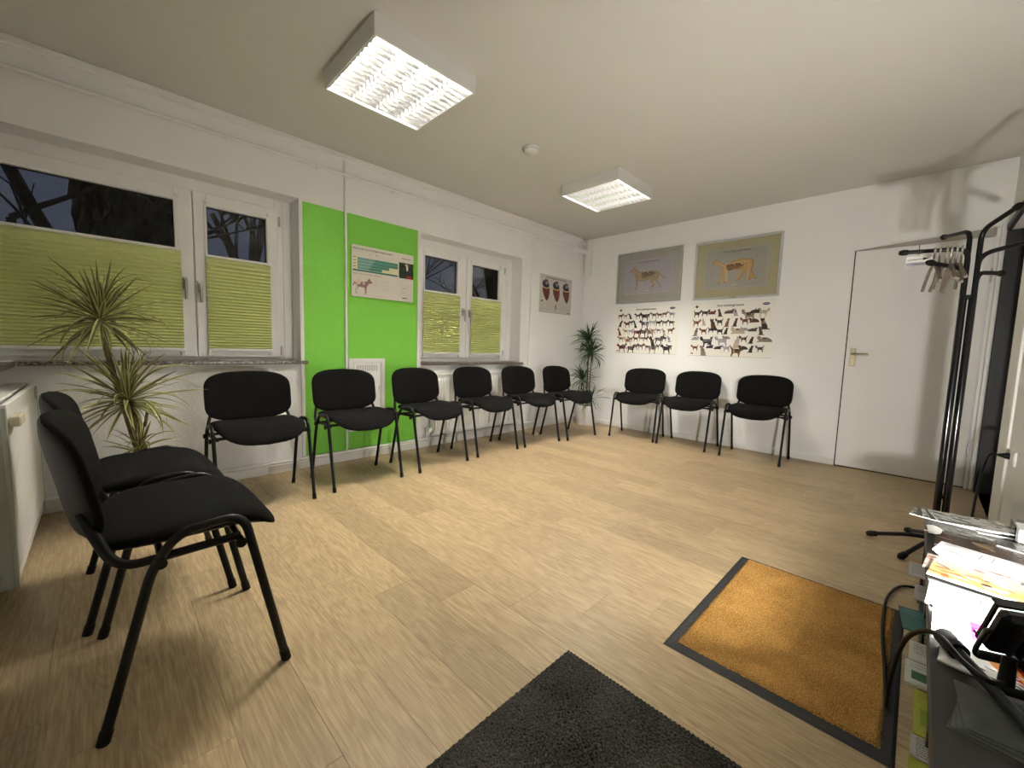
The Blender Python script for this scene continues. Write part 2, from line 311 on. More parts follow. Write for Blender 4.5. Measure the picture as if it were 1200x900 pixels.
def ageposter():
    c = Canvas(720, 510, (.86, .845, .80)); random.seed(6)
    c.text('Wie alt ist Ihr Hund im Vergleich zu Menschenalter?', 14, 40, 21, (.15, .14, .14), bold=.02)
    c.textlines(14, 50, 300, 2, 9); c.text('Menschenalter', 575, 58, 19, (.2, .2, .2), bold=.01)
    c.rect(12, 105, 60, 240, (.86, .84, .66)); 
    for k in range(4): c.rect(18, 118+k*30, 44, 124+k*30, (.3, .3, .25))
    for r in range(4):
        for q in range(22):
            x = 62+q*21; y = 118+r*30
            lim = [22, 22, 17, 13][r]
            col = (.42, .62, .58) if q < 9-r else (.12, .45, .38)
            if q >= lim: col = (.88, .85, .68)
            c.rect(x, y, x+20, y+28, col); 
            if q < lim: c.rect(x+5, y+11, x+15, y+16, (.25, .42, .4) if q < 9-r else (.5, .72, .66), .6)
    c.rect(12, 240, 522, 256, (.10, .42, .36)); c.textlines(200, 92, 260, 1, 4)
    c.rect(270, 68, 282, 76, (.1, .1, .1)); c.rect(195, 72, 206, 80, (.3, .3, .3))
    c.rect(538, 95, 720, 262, (.06, .12, .07)); 
    for k in range(60): c.ell(random.uniform(545, 715), random.uniform(98, 215), random.uniform(4, 16), random.uniform(3, 10), random.choice([(.16, .24, .12), (.08, .13, .07), (.3, .38, .24), (.12, .18, .1)]))
    c.rect(538, 200, 720, 262, (.08, .16, .06)); c.ell(622, 160, 16, 36, (.05, .05, .05)); c.ell(640, 148, 13, 32, (.88, .86, .84)); c.ell(630, 118, 16, 13, (.86, .78, .72)); c.ell(665, 244, 34, 15, (.72, .06, .08)); c.rect(640, 246, 710, 262, (.6, .05, .07))
    c.text('Fragen zu Ihrem Hund: Gewicht und Haustier?', 12, 285, 17, (.5, .22, .18))
    c.shape(DOG, 12, 312, 215, 165, (.56, .42, .38), True); c.ell(72, 360, 28, 27, (.86, .78, .68)); c.ell(128, 372, 13, 13, (.9, .85, .9)); c.ell(128, 372, 6, 6, (.5, .3, .6)); c.rect(45, 385, 62, 470, (.86, .845, .80), .8)
    for x, y, n, w in [(240, 330, 8, 60), (330, 320, 3, 110), (330, 365, 7, 130), (545, 330, 3, 140), (545, 400, 6, 150)]: c.textlines(x, y, w, n, 10, (.4, .4, .4))
    c.text('Haustier?', 575, 372, 18, (.3, .3, .3)); c.rect(575, 470, 640, 478, (.15, .15, .15)); c.textlines(14, 486, 560, 1, 5)
    return c.a

def cover(kind):
    random.seed(hash(kind) % 1000 if not isinstance(kind, int) else kind)
    W_, H_ = 336, 238
    if kind == 100:      # mint booklet
        c = Canvas(W_, H_, (.60, .80, .77)); c.text('Hey You!', 138, 60, 44, (.15, .28, .28), rot=PI/2)
        c.rect(84, 40, 87, 180, (.3, .45, .45)); c.textlines(60, 200, 30, 2, 5, (.3, .4, .4))
        c.poly([(190, 60), (336, 90), (336, 238), (235, 210), (180, 150)], (.82, .73, .66)); c.ell(215, 110, 30, 24, (.80, .68, .60)); c.ell(260, 130, 50, 26, (.90, .82, .76)); c.ell(210, 100, 4, 4, (.1, .08, .08)); c.ell(300, 180, 40, 22, (.62, .50, .42)); c.ell(200, 190, 40, 20, (.95, .93, .9))
        return c.a
    if kind == 101:      # pale blue leaflet with pink panel
        c = Canvas(W_, H_, (.95, .96, .97)); c.rect(20, 15, 336, 225, (.70, .84, .87)); c.rect(48, 35, 100, 200, (.36, .40, .44)); c.rect(100, 45, 150, 195, (.85, .18, .5)); c.rect(104, 90, 146, 130, (.5, .08, .3))
        for k in range(24): c.ell(random.uniform(150, 250), random.uniform(60, 190), random.uniform(5, 18), random.uniform(3, 9), random.choice([(.85, .84, .82), (.25, .2, .2), (.93, .92, .9)]), rot=.4)
        return c.a
    if kind == 102:      # white and orange
        c = Canvas(W_, H_, (.95, .95, .95)); c.textlines(20, 30, 60, 12, 12)
        for k in range(14): c.poly([(100+k*16, 10+random.uniform(0, 60)), (125+k*16, 20), (180+k*14, 150+random.uniform(0, 60)), (150+k*14, 170)], random.choice([(.85, .35, .2), (.95, .65, .4), (.9, .88, .85), (.75, .2, .12)]))
        for k in range(16): c.ell(random.uniform(90, 220), random.uniform(110, 220), 14, 6, random.choice([(.6, .6, .6), (.95, .95, .95), (.35, .35, .35)]), rot=.5)
        return c.a
    base, pal = {
        1: ((.75, .76, .74), [(.15, .14, .12), (.9, .9, .88), (.5, .48, .42), (.25, .24, .2)]),
        2: ((.22, .22, .23), [(.12, .12, .13), (.55, .36, .24), (.65, .55, .45), (.3, .3, .33), (.1, .1, .1)]),
        3: ((.33, .25, .20), [(.55, .45, .36), (.18, .13, .10), (.72, .62, .52), (.4, .3, .24), (.15, .16, .12)]),
        4: ((.90, .90, .92), [(.75, .75, .78), (.95, .95, .95), (.82, .82, .86)]),
        5: ((.80, .60, .40), [(.9, .85, .8), (.16, .1, .08), (.85, .5, .25), (.6, .3, .2), (.95, .9, .8)]),
        6: ((.80, .74, .70), [(.6, .5, .45), (.95, .93, .9), (.35, .28, .26), (.7, .3, .25)]),
        7: ((.30, .36, .45), [(.7, .78, .86), (.15, .18, .25), (.5, .6, .7)]),
        8: ((.28, .29, .27), [(.75, .76, .74), (.12, .14, .1), (.4, .42, .4)]),
    }[kind]
    c = Canvas(W_, H_, base)
    for k in range(46): c.ell(random.uniform(0, W_), random.uniform(0, H_), random.uniform(8, 55), random.uniform(4, 18), random.choice(pal), rot=random.uniform(-.3, .9), alpha=random.uniform(.5, .95))
    c.textlines(20, 15, 130, 3, 9, (.9, .9, .88) if sum(base) < 1.5 else (.3, .3, .3), 3)
    if kind in (4,):
        for x in (150, 190): c.rect(x, 50, x+3, 190, (.6, .6, .65))
        c.textlines(205, 50, 90, 12, 10)
    return c.a
IM = {'dogs': imgmat('dog_breed_print', breeds('dog')), 'cats': imgmat('cat_breed_print', breeds('cat')),
      'adog': imgmat('dog_anatomy_print', anatomy('dog'), .3), 'acat': imgmat('cat_anatomy_print', anatomy('cat'), .3),
      'heart': imgmat('heart_print', heartposter()), 'age': imgmat('dog_age_print', ageposter())}
def colour_of(k): return imgmat('booklet_print_%s' % k, cover(k), .22)
COVER = {k: colour_of(k) for k in (1, 2, 3, 4, 5, 6, 7, 8, 100, 101, 102)}

# ------------------------------------------------------------------ mesh helpers
class MB:
    def __init__(s): s.v = []; s.f = []; s.mi = []; s.uv = {}; s.sm = []
    def add(s, vs, fs, mi=0, smooth=False, uvs=None):
        b = len(s.v); s.v += [tuple(q) for q in vs]
        for k, f in enumerate(fs):
            if uvs and k in uvs: s.uv[len(s.f)] = uvs[k]
            s.f.append(tuple(b+i for i in f)); s.mi.append(mi); s.sm.append(smooth)
        return s
    def box(s, x0, x1, y0, y1, z0, z1, mi=0):
        v = [(x0,y0,z0),(x1,y0,z0),(x1,y1,z0),(x0,y1,z0),(x0,y0,z1),(x1,y0,z1),(x1,y1,z1),(x0,y1,z1)]
        return s.add(v, [(0,3,2,1),(4,5,6,7),(0,1,5,4),(1,2,6,5),(2,3,7,6),(3,0,4,7)], mi)
    def bbox(s, x0, x1, y0, y1, z0, z1, b=.003, mi=0):
        """box with chamfered edges"""
        b = min(b, (x1-x0)*.45, (y1-y0)*.45, (z1-z0)*.45)
        bm = bmesh.new(); r = bmesh.ops.create_cube(bm, size=1)
        for v in bm.verts: v.co = Vector(((x0+x1)/2+v.co.x*(x1-x0), (y0+y1)/2+v.co.y*(y1-y0), (z0+z1)/2+v.co.z*(z1-z0)))
        bmesh.ops.bevel(bm, geom=list(bm.edges), offset=b, segments=1, affect='EDGES')
        bm.verts.index_update()
        s.add([v.co for v in bm.verts], [[v.index for v in f.verts] for f in bm.faces], mi); bm.free(); return s
    def tube(s, pts, r, n=10, mi=0, cap=True, ry=None, side=None, smooth=True, radii=None):
        """tube along a polyline; ry and side (a vector) give an oval section"""
        P = [Vector(p) for p in pts]; rings = []
        T = []
        for i in range(len(P)):
            a = P[max(0, i-1)]; b_ = P[min(len(P)-1, i+1)]; T.append((b_-a).normalized())
        if side is None:
            u = T[0].orthogonal().normalized()
        else: u = Vector(side)
        for i, p in enumerate(P):
            if side is None: u = (u-T[i]*u.dot(T[i])).normalized()
            w = T[i].cross(u).normalized(); rr = radii[i] if radii else r
            rings.append([p+u*rr*math.cos(t)+w*(ry if ry else rr)*math.sin(t) for t in [2*PI*k/n for k in range(n)]])
        vs = [q for rg in rings for q in rg]; fs = []
        for i in range(len(P)-1):
            for k in range(n): fs.append((i*n+k, i*n+(k+1) % n, (i+1)*n+(k+1) % n, (i+1)*n+k))
        s.add(vs, fs, mi, smooth)
        if cap:
            s.add(rings[0], [tuple(range(n))[::-1]], mi); s.add(rings[-1], [tuple(range(n))], mi)
        return s
    def lathe(s, prof, c, n=32, mi=0, smooth=True):
        vs = [(c[0]+r*math.cos(2*PI*k/n), c[1]+r*math.sin(2*PI*k/n), c[2]+z) for r, z in prof for k in range(n)]
        fs = [(i*n+k, i*n+(k+1) % n, (i+1)*n+(k+1) % n, (i+1)*n+k) for i in range(len(prof)-1) for k in range(n)]
        return s.add(vs, fs, mi, smooth)
    def quad(s, pts, mi=0, uv=True):
        return s.add(pts, [(0, 1, 2, 3)], mi, False, {0: [(0, 0), (1, 0), (1, 1), (0, 1)]} if uv else None)
    def build(s, name, mats, parent=None, loc=None, rot=None):
        me = bpy.data.meshes.new(name); me.from_pydata(s.v, [], s.f)
        if not isinstance(mats, (list, tuple)): mats = [mats]
        for q in mats: me.materials.append(q)
        me.polygons.foreach_set('material_index', s.mi); me.polygons.foreach_set('use_smooth', s.sm)
        if s.uv:
            ul = me.uv_layers.new(name='UVMap')
            for fi, c in s.uv.items():
                p = me.polygons[fi]
                for k, li in enumerate(p.loop_indices): ul.data[li].uv = c[k]
        me.validate(); me.update()
        o = bpy.data.objects.new(name, me); COL.objects.link(o)
        if parent: o.parent = parent
        if loc: o.location = loc
        if rot is not None: o.rotation_euler = rot
        return o
def fillet(pts, r, n=6):
    P = [Vector(p) for p in pts]; out = [P[0]]
    rs = r if isinstance(r, (list, tuple)) else [r]*(len(P)-2)
    for i in range(1, len(P)-1):
        a = (P[i-1]-P[i]); b = (P[i+1]-P[i]); d = min(rs[i-1], a.length*.48, b.length*.48)
        s0 = P[i]+a.normalized()*d; e0 = P[i]+b.normalized()*d
        for k in range(n+1):
            t = k/n; out.append(s0*(1-t)**2+P[i]*2*t*(1-t)+e0*t*t)
    out.append(P[-1]); return out
def spline(pts, n=8):
    P = [Vector(p) for p in pts]; P = [P[0]*2-P[1]]+P+[P[-1]*2-P[-2]]; out = []
    for i in range(1, len(P)-2):
        for k in range(n):
            t = k/n; a, b, c, d = P[i-1:i+3]
            out.append(.5*((2*b)+(c-a)*t+(2*a-5*b+4*c-d)*t*t+(3*b-a-3*c+d)*t**3))
    out.append(P[-2]); return out
def empty(name, loc, rz=0):
    o = bpy.data.objects.new(name, None); COL.objects.link(o); o.location = loc; o.rotation_euler = (0, 0, rz); o.empty_display_size = .05; return o
def tag(o, label=None, cat=None, group=None, kind=None):
    if label: o['label'] = label
    if cat: o['category'] = cat
    if group: o['group'] = group
    if kind: o['kind'] = kind
    return o
def struct(o, label=None): o['kind'] = 'structure'; tag(o, label); return o
def copy_tree(o, parent=None):
    c = o.copy(); COL.objects.link(c)
    if parent: c.parent = parent
    for ch in list(o.children): copy_tree(ch, c)
    return c
def box(name, x0, x1, y0, y1, z0, z1, m, parent=None, bev=0):
    b = MB(); (b.bbox(x0, x1, y0, y1, z0, z1, bev) if bev else b.box(x0, x1, y0, y1, z0, z1)); return b.build(name, m, parent)

# ================================================================== STRUCTURE
floor = struct(box('floor', -.02, 4.3, YS-.1, .02, -.08, -.004, M['subfloor']), 'light oak plank floor laid parallel to the far wall')
PL, PW = 1.22, .178
cache = {}
row = 0
y1 = -.008; ys = [y1]
yb = -3.575
edges = [yb+PW*k for k in range(-12, 24)]
edges = sorted([e for e in edges if YS < e < -.02]+[YS, 0.0])
random.seed(12)
for i in range(len(edges)-1):
    ya, yb_ = edges[i], edges[i+1]
    k = round(((ya+yb_)/2-(-2.59))/PW)         # row number counted from the row at y = -2.59
    off = 2.45+.215*k+random.uniform(-.03, .03)
    x = off-PL*math.ceil(off/PL)
    while x < 4.25:
        a, b_ = max(x, 0), min(x+PL, 4.28)
        if b_-a > .02:
            key = (round(b_-a, 3), round(yb_-ya, 3))
            if key not in cache:
                q = MB(); q.bbox(0, b_-a-.0006, 0, yb_-ya-.0006, -.004, 0, .0006); cache[key] = q
                ob = q.build('plank', M['oak'], floor); cache[key] = ob.data
            else:
                ob = bpy.data.objects.new('plank', cache[key]); COL.objects.link(ob); ob.parent = floor
            ob.location = (a, ya, 0)
        x += PL
ceiling = struct(box('ceiling', -.35, 4.3, YS-.1, .15, H, H+.1, M['ceiling']), 'plain off-white painted ceiling')

# window wall (west), openings L and S
LW = (-5.40, -3.745, .862, 2.10); SW = (-2.66, -1.27, .842, 2.074)
def wall_x(name, x0, x1, y0, y1, z0, z1, holes, m):
    b = MB(); ysb = sorted({y0, y1}|{h[0] for h in holes}|{h[1] for h in holes})
    for a, c in zip(ysb, ysb[1:]):
        hs = [h for h in holes if h[0] <= a and h[1] >= c]
        if hs: b.box(x0, x1, a, c, z0, hs[0][2]); b.box(x0, x1, a, c, hs[0][3], z1)
        else: b.box(x0, x1, a, c, z0, z1)
    return b.build(name, m)
struct(wall_x('wall_west', -.30, 0, YS-.1, .1, 0, H, [LW, SW], M['wall']), 'rough white plaster wall with two windows')
struct(box('wall_north', 0, 4.3, 0, .1, 0, H, M['wall_smooth']), 'smooth white far wall with posters and door')
struct(wall_x('wall_east', XE, XE+.22, YS-.1, 0, 0, H, [(-.945, -.07, 0, 1.985)], M['wall']), 'rough white plaster wall with an open doorway')
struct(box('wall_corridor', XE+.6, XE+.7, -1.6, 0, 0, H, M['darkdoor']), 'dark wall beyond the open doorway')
struct(box('wall_south', 0, XE, YS-.1, YS, 0, H, M['wall']), 'white plaster wall behind the two left chairs')
struct(box('wall_south_lower', 0, 3.4, YS, -5.235, 0, .84, M['wall']), 'thicker lower part of the wall behind the left radiator')
struct(box('trim_1', 0.0, 3.4, YS, -5.175, .84, .862, M['granite']), 'granite ledge on the wall over the left radiator')
# green painted field
gf = MB(); gf.box(0, .003, -3.715, -2.70, .095, 2.085); struct(gf.build('trim_2', M['green']), 'bright green painted field between the two windows')
struct(box('trim_3', 0, .012, -3.745, -3.722, .09, 2.10, M['trimw']), 'white corner bead at the large window beside the green field')
struct(box('trim_4', 0, .012, -2.70, -2.672, .09, 2.085, M['trimw']), 'white corner bead at the small window beside the green field')
struct(box('trim_5', 0, .035, YS, -.12, H-.045, H-.002, M['trimw'], bev=.004), 'white cable trunking along the ceiling above the windows')
# baseboards
bb = MB(); bb.bbox(0, .016, -5.235, 0, 0, .066, .004)
bw = bb.build('baseboard_west', M['trimw']); struct(bw, 'white skirting board below the windows')
bn = MB(); bn.bbox(.016, 2.945, -.014, 0, 0, .06, .004); struct(bn.build('baseboard_north', M['trimw']), 'white skirting board on the far wall')
bs = MB(); bs.bbox(.016, 3.4, -5.235, -5.221, 0, .06, .004); struct(bs.build('baseboard_south', M['trimw']), 'white skirting board behind the left radiator')
be = MB(); be.bbox(XE-.014, XE, YS, -1.0, 0, .06, .004); struct(be.build('baseboard_east', M['trimw']), 'white skirting board behind the magazine shelf')

# windows -----------------------------------------------------------
def handle(parent, y, z):
    b = MB(); b.bbox(-.148, -.136, y-.013, y+.013, z-.05, z+.03, .003); b.tube([(-.136, y, z), (-.105, y, z)], .009)
    b.tube(fillet([(-.108, y, z+.012), (-.104, y, z-.05), (-.100, y, z-.12)], .02), .0095); return b.build('window_handle', M['alu'], parent)
def sash(win, ya, yb, za, zb, glass, ztop_blind, zbot, blind_in, npl):
    """one casement: frame ring, seal, pane, pleated blind with its rails"""
    g0, g1, gz0, gz1 = glass
    f = MB()
    for (p, q, r_, s_) in ((ya, g0, za, zb), (g1, yb, za, zb), (g0, g1, za, gz0), (g0, g1, gz1, zb)): f.bbox(-.205, -.148, p, q, r_, s_, .004)
    # glazing bead
    for (p, q, r_, s_) in ((g0-.016, g0, gz0-.016, gz1+.016), (g1, g1+.016, gz0-.016, gz1+.016), (g0, g1, gz0-.016, gz0), (g0, g1, gz1, gz1+.016)): f.bbox(-.150, -.143, p, q, r_, s_, .002)
    fr = f.build('window_sash', M['pvc'], win)
    s_ = MB()
    for (p, q, r_, t_) in ((g0, g0+.007, gz0, gz1), (g1-.007, g1, gz0, gz1), (g0, g1, gz0, gz0+.007), (g0, g1, gz1-.007, gz1)): s_.box(-.180, -.172, p, q, r_, t_)
    s_.build('seal', M['seal'], fr)
    box('pane', -.184, -.180, g0, g1, gz0, gz1, M['pane'], fr)
    b0, b1 = blind_in
    b = MB(); n = npl*2; vs = []; fs = []
    zt, zb_ = ztop_blind-.012, zbot+.012
    # pleats hang a little tighter towards the bottom
    for k in range(n+1):
        t = k/n; z = zt+(zb_-zt)*(1-(1-t)**1.18)*1.0 if False else zt+(zb_-zt)*(t**.86)
        x = -.128+(.009 if k % 2 else -.009)
        vs += [(x, b0, z), (x, b1, z)]
        if k: fs.append((2*k-2, 2*k, 2*k+1, 2*k-1))
    b.add(vs, fs)
    bl = b.build('pleated_blind', M['blind'], win)
    r = MB(); r.bbox(-.138, -.118, b0-.003, b1+.003, ztop_blind-.012, ztop_blind+.004, .002); r.bbox(-.140, -.116, b0-.003, b1+.003, zbot-.006, zbot+.014, .003); r.build('blind_rail', M['pvc'], bl)
    r = MB()
    for y in (b0+.006, b1-.006):
        for x in (-.130,): r.tube([(x, y, zbot), (x, y, gz1+.03)], .0009, 5)
        r.bbox(-.142, -.114, y-.012, y+.012, zbot-.035, zbot-.015, .003); r.bbox(-.15, -.134, y-.008, y+.008, gz1+.02, gz1+.04, .002)
    r.build('blind_cord', M['trimw'], bl)
    return fr
def frame(win, y0, y1, z0, z1, mullions, tr, tt):
    f = MB(); t = .04
    for (p, q, r_, s_) in ((y0, y0+t, z0, z1), (y1-tr, y1, z0, z1), (y0+t, y1-tr, z0, z0+t), (y0+t, y1-tr, z1-tt, z1)): f.bbox(-.24, -.168, p, q, r_, s_, .004)
    f.bbox(-.172, -.160, y1-tr*.55, y1-tr*.12, z0+.01, z1-.01, .003)
    for y in mullions: f.bbox(-.24, -.170, y-.03, y+.03, z0+t, z1-tt, .004)
    f.build('window_frame', M['pvc'], win)
def hinge(win, y, z): 
    b = MB(); b.tube([(-.142, y, z-.035), (-.142, y, z+.035)], .008); b.build('hinge', M['alu'], win)
w1 = empty('window_1', (0, 0, 0)); struct(w1, 'large white window with half drawn green pleated blinds, at left')
frame(w1, LW[0], LW[1], LW[2], LW[3], [-4.37], .12, .095)
sash(w1, LW[0]+.01, -4.373, .888, 2.02, (-5.320, -4.470, .955, 1.932), 1.612, .935, (-5.335, -4.445), 28)
sash(w1, -4.367, -3.845, .888, 2.02, (-4.293, -3.925, .955, 1.932), 1.596, .935, (-4.308, -3.910), 28)
handle(w1, -4.425, 1.40); handle(w1, -4.345, 1.385); hinge(w1, -3.838, 1.93); hinge(w1, -3.838, .94)
w2 = empty('window_2', (0, 0, 0)); struct(w2, 'small white window with half drawn green pleated blinds, right of the green field')
frame(w2, SW[0], SW[1], SW[2], SW[3], [-1.985], .165, .095)
sash(w2, SW[0]+.02, -1.988, .885, 1.995, (-2.520, -2.110, .952, 1.915), 1.565, .930, (-2.545, -2.085), 26)
sash(w2, -1.982, -1.420, .885, 1.995, (-1.907, -1.497, .952, 1.915), 1.560, .930, (-1.930, -1.475), 26)
handle(w2, -2.035, 1.40); handle(w2, -1.945, 1.385); hinge(w2, -1.412, 1.92); hinge(w2, -1.412, .94)
# sills: granite slabs
s1 = MB(); s1.bbox(-.20, .045, -5.19, -3.70, .842, .866, .006); o = s1.build('trim_6', M['granite']); struct(o, 'speckled granite sill of the large window')
s2 = MB(); s2.bbox(-.20, .045, -2.655, -1.235, .818, .845, .006); o = s2.build('trim_7', M['granite']); struct(o, 'speckled granite sill of the small window')

# door in the far wall ------------------------------------------------
d1 = empty('door_1', (2.95, 0, 0)); struct(d1, 'flush off-white door in the far wall')
def local(o, p): o.location = (-p.location.x, -p.location.y, -p.location.z); return o
local(box('door_leaf', 2.955, 3.765, -.022, 0, .012, 1.965, M['door'], d1, bev=.003), d1)
b = MB(); b.box(2.946, 2.955, -.010, 0, .0, 1.975); b.box(2.955, 3.77, -.006, 0, 0, .012); local(b.build('shadow_gap', M['seal'], d1), d1)
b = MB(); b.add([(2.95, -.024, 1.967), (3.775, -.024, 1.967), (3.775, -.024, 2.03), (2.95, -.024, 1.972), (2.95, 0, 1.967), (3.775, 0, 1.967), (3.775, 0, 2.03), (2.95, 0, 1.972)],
      [(0, 1, 2, 3), (3, 2, 6, 7), (0, 3, 7, 4), (1, 5, 6, 2)]); local(b.build('head_strip', M['grey_strip'], d1), d1)  # flat grey wedge above the door leaf, widening to the right
b = MB(); b.bbox(3.772, 3.792, -.028, 0, 0, 2.03, .003); b.bbox(3.796, 3.815, -.034, 0, 0, 2.06, .003); local(b.build('door_frame', M['pvc'], d1), d1)
b = MB(); b.bbox(2.985, 3.025, -.030, -.022, .94, 1.10, .003); hp = local(b.build('handle_plate', M['brass'], d1), d1)
b = MB(); b.tube(fillet([(3.005, -.028, 1.045), (3.005, -.072, 1.045), (3.115, -.072, 1.045)], .02), .009); local(b.build('door_handle', M['brass'], d1), d1)
b = MB(); b.bbox(3.765, 3.776, -.04, -.022, .28, .38, .003); b.bbox(3.765, 3.776, -.04, -.022, 1.62, 1.72, .003); local(b.build('hinge', M['alu'], d1), d1)
# doorway in the east wall: dark leaf standing open inside it
d2 = empty('door_2', (XE, -.08, 0)); struct(d2, 'dark grey door standing open in the side doorway')
local(box('door_leaf', XE-.022, XE+.58, -.115, -.072, .005, 1.98, M['darkdoor'], d2, bev=.004), d2)
b = MB(); b.bbox(XE-.025, XE+.002, -.95, -.07, 1.985, 2.03, .004); local(b.build('lintel_trim', M['darkdoor'], d2), d2)
b = MB(); b.bbox(XE-.012, XE, -1.27, -.957, .0, 2.05, .003); o = b.build('trim_8', M['trimw']); struct(o, 'smooth white casing board beside the open doorway')
b = MB(); b.bbox(XE-.006, XE+.2, -.957, -.945, 0, 1.985, .002); o = b.build('trim_9', M['radside']); struct(o, 'grey green jamb edge of the open doorway')

# ================================================================== THINGS ON THE WALLS
b = MB(); b.tube([(.026, YS+.02, 2.372), (.026, -.30, 2.372)], .012, 10)
o = empty('heating_pipe', (.02, -2.7, 2.37)); tag(o, 'thin white pipe running high along the window wall', 'pipe'); local(b.build('pipe_run', M['trimw'], o), o)
for y in (-3.60, -2.96, -2.06, -1.0): local(box('pipe_clip', 0, .034, y-.012, y+.012, 2.345, 2.368, M['trimw'], o, .003), o)
def pipe(name, pts, r, label, m=M['trimw']):
    b = MB(); b.tube(pts, r, 8); o = b.build(name, m); tag(o, label, 'pipe'); return o
pipe('wall_pipe', [(.014, -3.388, .10), (.014, -3.388, H-.05)], .011, 'thin vertical white pipe crossing the green field')
pipe('wall_pipe', [(.012, -1.12, .80), (.012, -1.105, 2.33)], .010, 'thin vertical white pipe between small window and heart poster')
pipe('wall_pipe', fillet([(.042, -5.20, .088), (.042, -2.62, .088), (.042, -.12, .088)], .02), .013, 'white heating pipe running along the top of the skirting')
pipe('wall_pipe', [(.010, -.030, .5), (.010, -.030, 1.95)], .006, 'thin cable pipe going down the room corner behind the plant')
o = empty('corner_cable_box', (.05, -.05, 2.2)); tag(o, 'white cable box and pipe loops high in the far room corner', 'cable box')
b = MB(); b.bbox(.045, .125, -.05, 0, 2.02, H-.003, .004); local(b.build('duct', M['trimw'], o), o)
b = MB(); b.tube([(.045, -.30, 2.355), (.045, -.05, 2.355)], .034, 12); local(b.build('pipe_sleeve', M['trimw'], o), o)
b = MB(); b.tube(fillet([(.03, -.16, 2.36), (.03, -.16, 2.47), (.03, -.035, 2.47), (.03, -.035, 1.98)], .05), .012, 8)
b.tube(spline([(.03, -.13, 2.34), (.03, -.12, 2.2), (.03, -.09, 2.08), (.02, -.05, 1.97)]), .011, 8); local(b.build('pipe_loop', M['trimw'], o), o)
# access panel
o = empty('access_panel', (0, -3.2, .3)); tag(o, 'white access panel with vent slots low on the green field', 'access panel')
def A(x): return local(x, o)
b = MB()
for (p, q, r_, s_) in ((-3.37, -3.335, .25, .884), (-3.075, -3.04, .25, .884), (-3.335, -3.075, .25, .285), (-3.335, -3.075, .849, .884)): b.bbox(0.004, .022, p, q, r_, s_, .003)
A(b.build('frame', M['trimw'], o)); A(box('panel_back', .003, .0045, -3.335, -3.075, .285, .849, M['trimw'], o)); dr = A(box('panel_door', .004, .015, -3.325, -3.085, .295, .84, M['trimw'], o, .002))
b = MB()
for k in range(13): b.box(.015, .018, -3.30+k*.015, -3.294+k*.015, .775, .825)
vs = b.build('vent_slots', M['grey_strip'], dr); vs['kind'] = 'stuff'
b = MB(); b.bbox(.015, .03, -3.10, -3.085, .60, .64, .003); b.build('latch', M['trimw'], dr)
# wall sockets
def socket(x, y, z, label, n=1, face='x', plate=M['pvc']):
    o = empty('wall_socket', (x, y, z)); tag(o, label, 'socket')
    s = 1 if x < 1 else -1
    b = MB()
    for k in range(n):
        yy = (k-(n-1)/2)*.072
        b.bbox(min(0, s*.010), max(0, s*.010), yy-.039, yy+.039, -.039, .039, .004)
        vsn = 20; b.tube([(s*.010, yy, 0), (s*.0115, yy, 0)], .021, vsn)
    b.build('plate', plate, o)
    for k in range(n):
        b = MB()
        yy = (k-(n-1)/2)*.072; b.tube([(s*.0115, yy-.008, 0), (s*.0125, yy-.008, 0)], .0028, 8); b.tube([(s*.0115, yy+.008, 0), (s*.0125, yy+.008, 0)], .0028, 8)
        q = b.build('socket_holes', M['seal'], o); q['kind'] = 'stuff'
    return o
so = socket(0, -3.79, .215, 'white wall socket with dark plug hole low under the large window')
b = MB(); b.tube([(.011, -.004, 0), (.02, -.004, 0)], .012, 12); b.build('plug_insert', M['blackplastic'], so)
socket(XE, -1.46, .515, 'white double socket on the right wall with a black plug in it', 2)

# framed pictures and posters ----------------------------------------
def flat(name, x0, x1, z0, z1, y, im, parent):
    b = MB(); b.quad([(x0, y, z0), (x1, y, z0), (x1, y, z1), (x0, y, z1)]); return b.build(name, im, parent)
def picture(name, x0, x1, z0, z1, im, mount, label, fr=M['alu'], sag=0):
    cx, cz = (x0+x1)/2, (z0+z1)/2; w, h = (x1-x0)/2, (z1-z0)/2
    o = empty(name, (cx, 0, cz)); tag(o, label, 'picture', 'framed anatomy pictures on the far wall')
    b = MB(); t = .022
    for (p, q, r_, s_) in ((-w, -w+t, -h, h), (w-t, w, -h, h), (-w+t, w-t, -h, -h+t), (-w+t, w-t, h-t, h)): b.bbox(p, q, -.026, 0, r_, s_, .004)
    b.build('frame', fr, o)
    box('mount', -w+t, w-t, -.012, -.004, -h+t, h-t, mount, o)
    flat('print', -w*.74, w*.74, -h*.66, h*.68, -.0135, im, o)
    b = MB(); b.bbox(-.035, .035, -.0295, -.0255, -h+.005, -h+.018, .001); b.build('name_plate', M['brass'], o)
    return o
M['mount_grey'] = mat('grey_green_mount', (.33, .33, .29), .8, noise=(10, .03)); M['mount_tan'] = mat('olive_mount', (.37, .345, .225), .8, noise=(10, .03))
M['frame_dark'] = mat('dull_silver_frame', (.40, .41, .40), .4, .3, noise=(30, .05)); M['frame_light'] = mat('silver_frame', (.56, .59, .61), .35, .3, noise=(30, .05))
picture('framed_picture', .535, 1.385, 1.627, 2.262, IM['adog'], M['mount_grey'], 'grey framed anatomy picture of a dog on the far wall', M['frame_dark'])
picture('framed_picture', 1.532, 2.382, 1.614, 2.250, IM['acat'], M['mount_tan'], 'silver framed anatomy picture of a cat with olive mount', M['frame_light'])
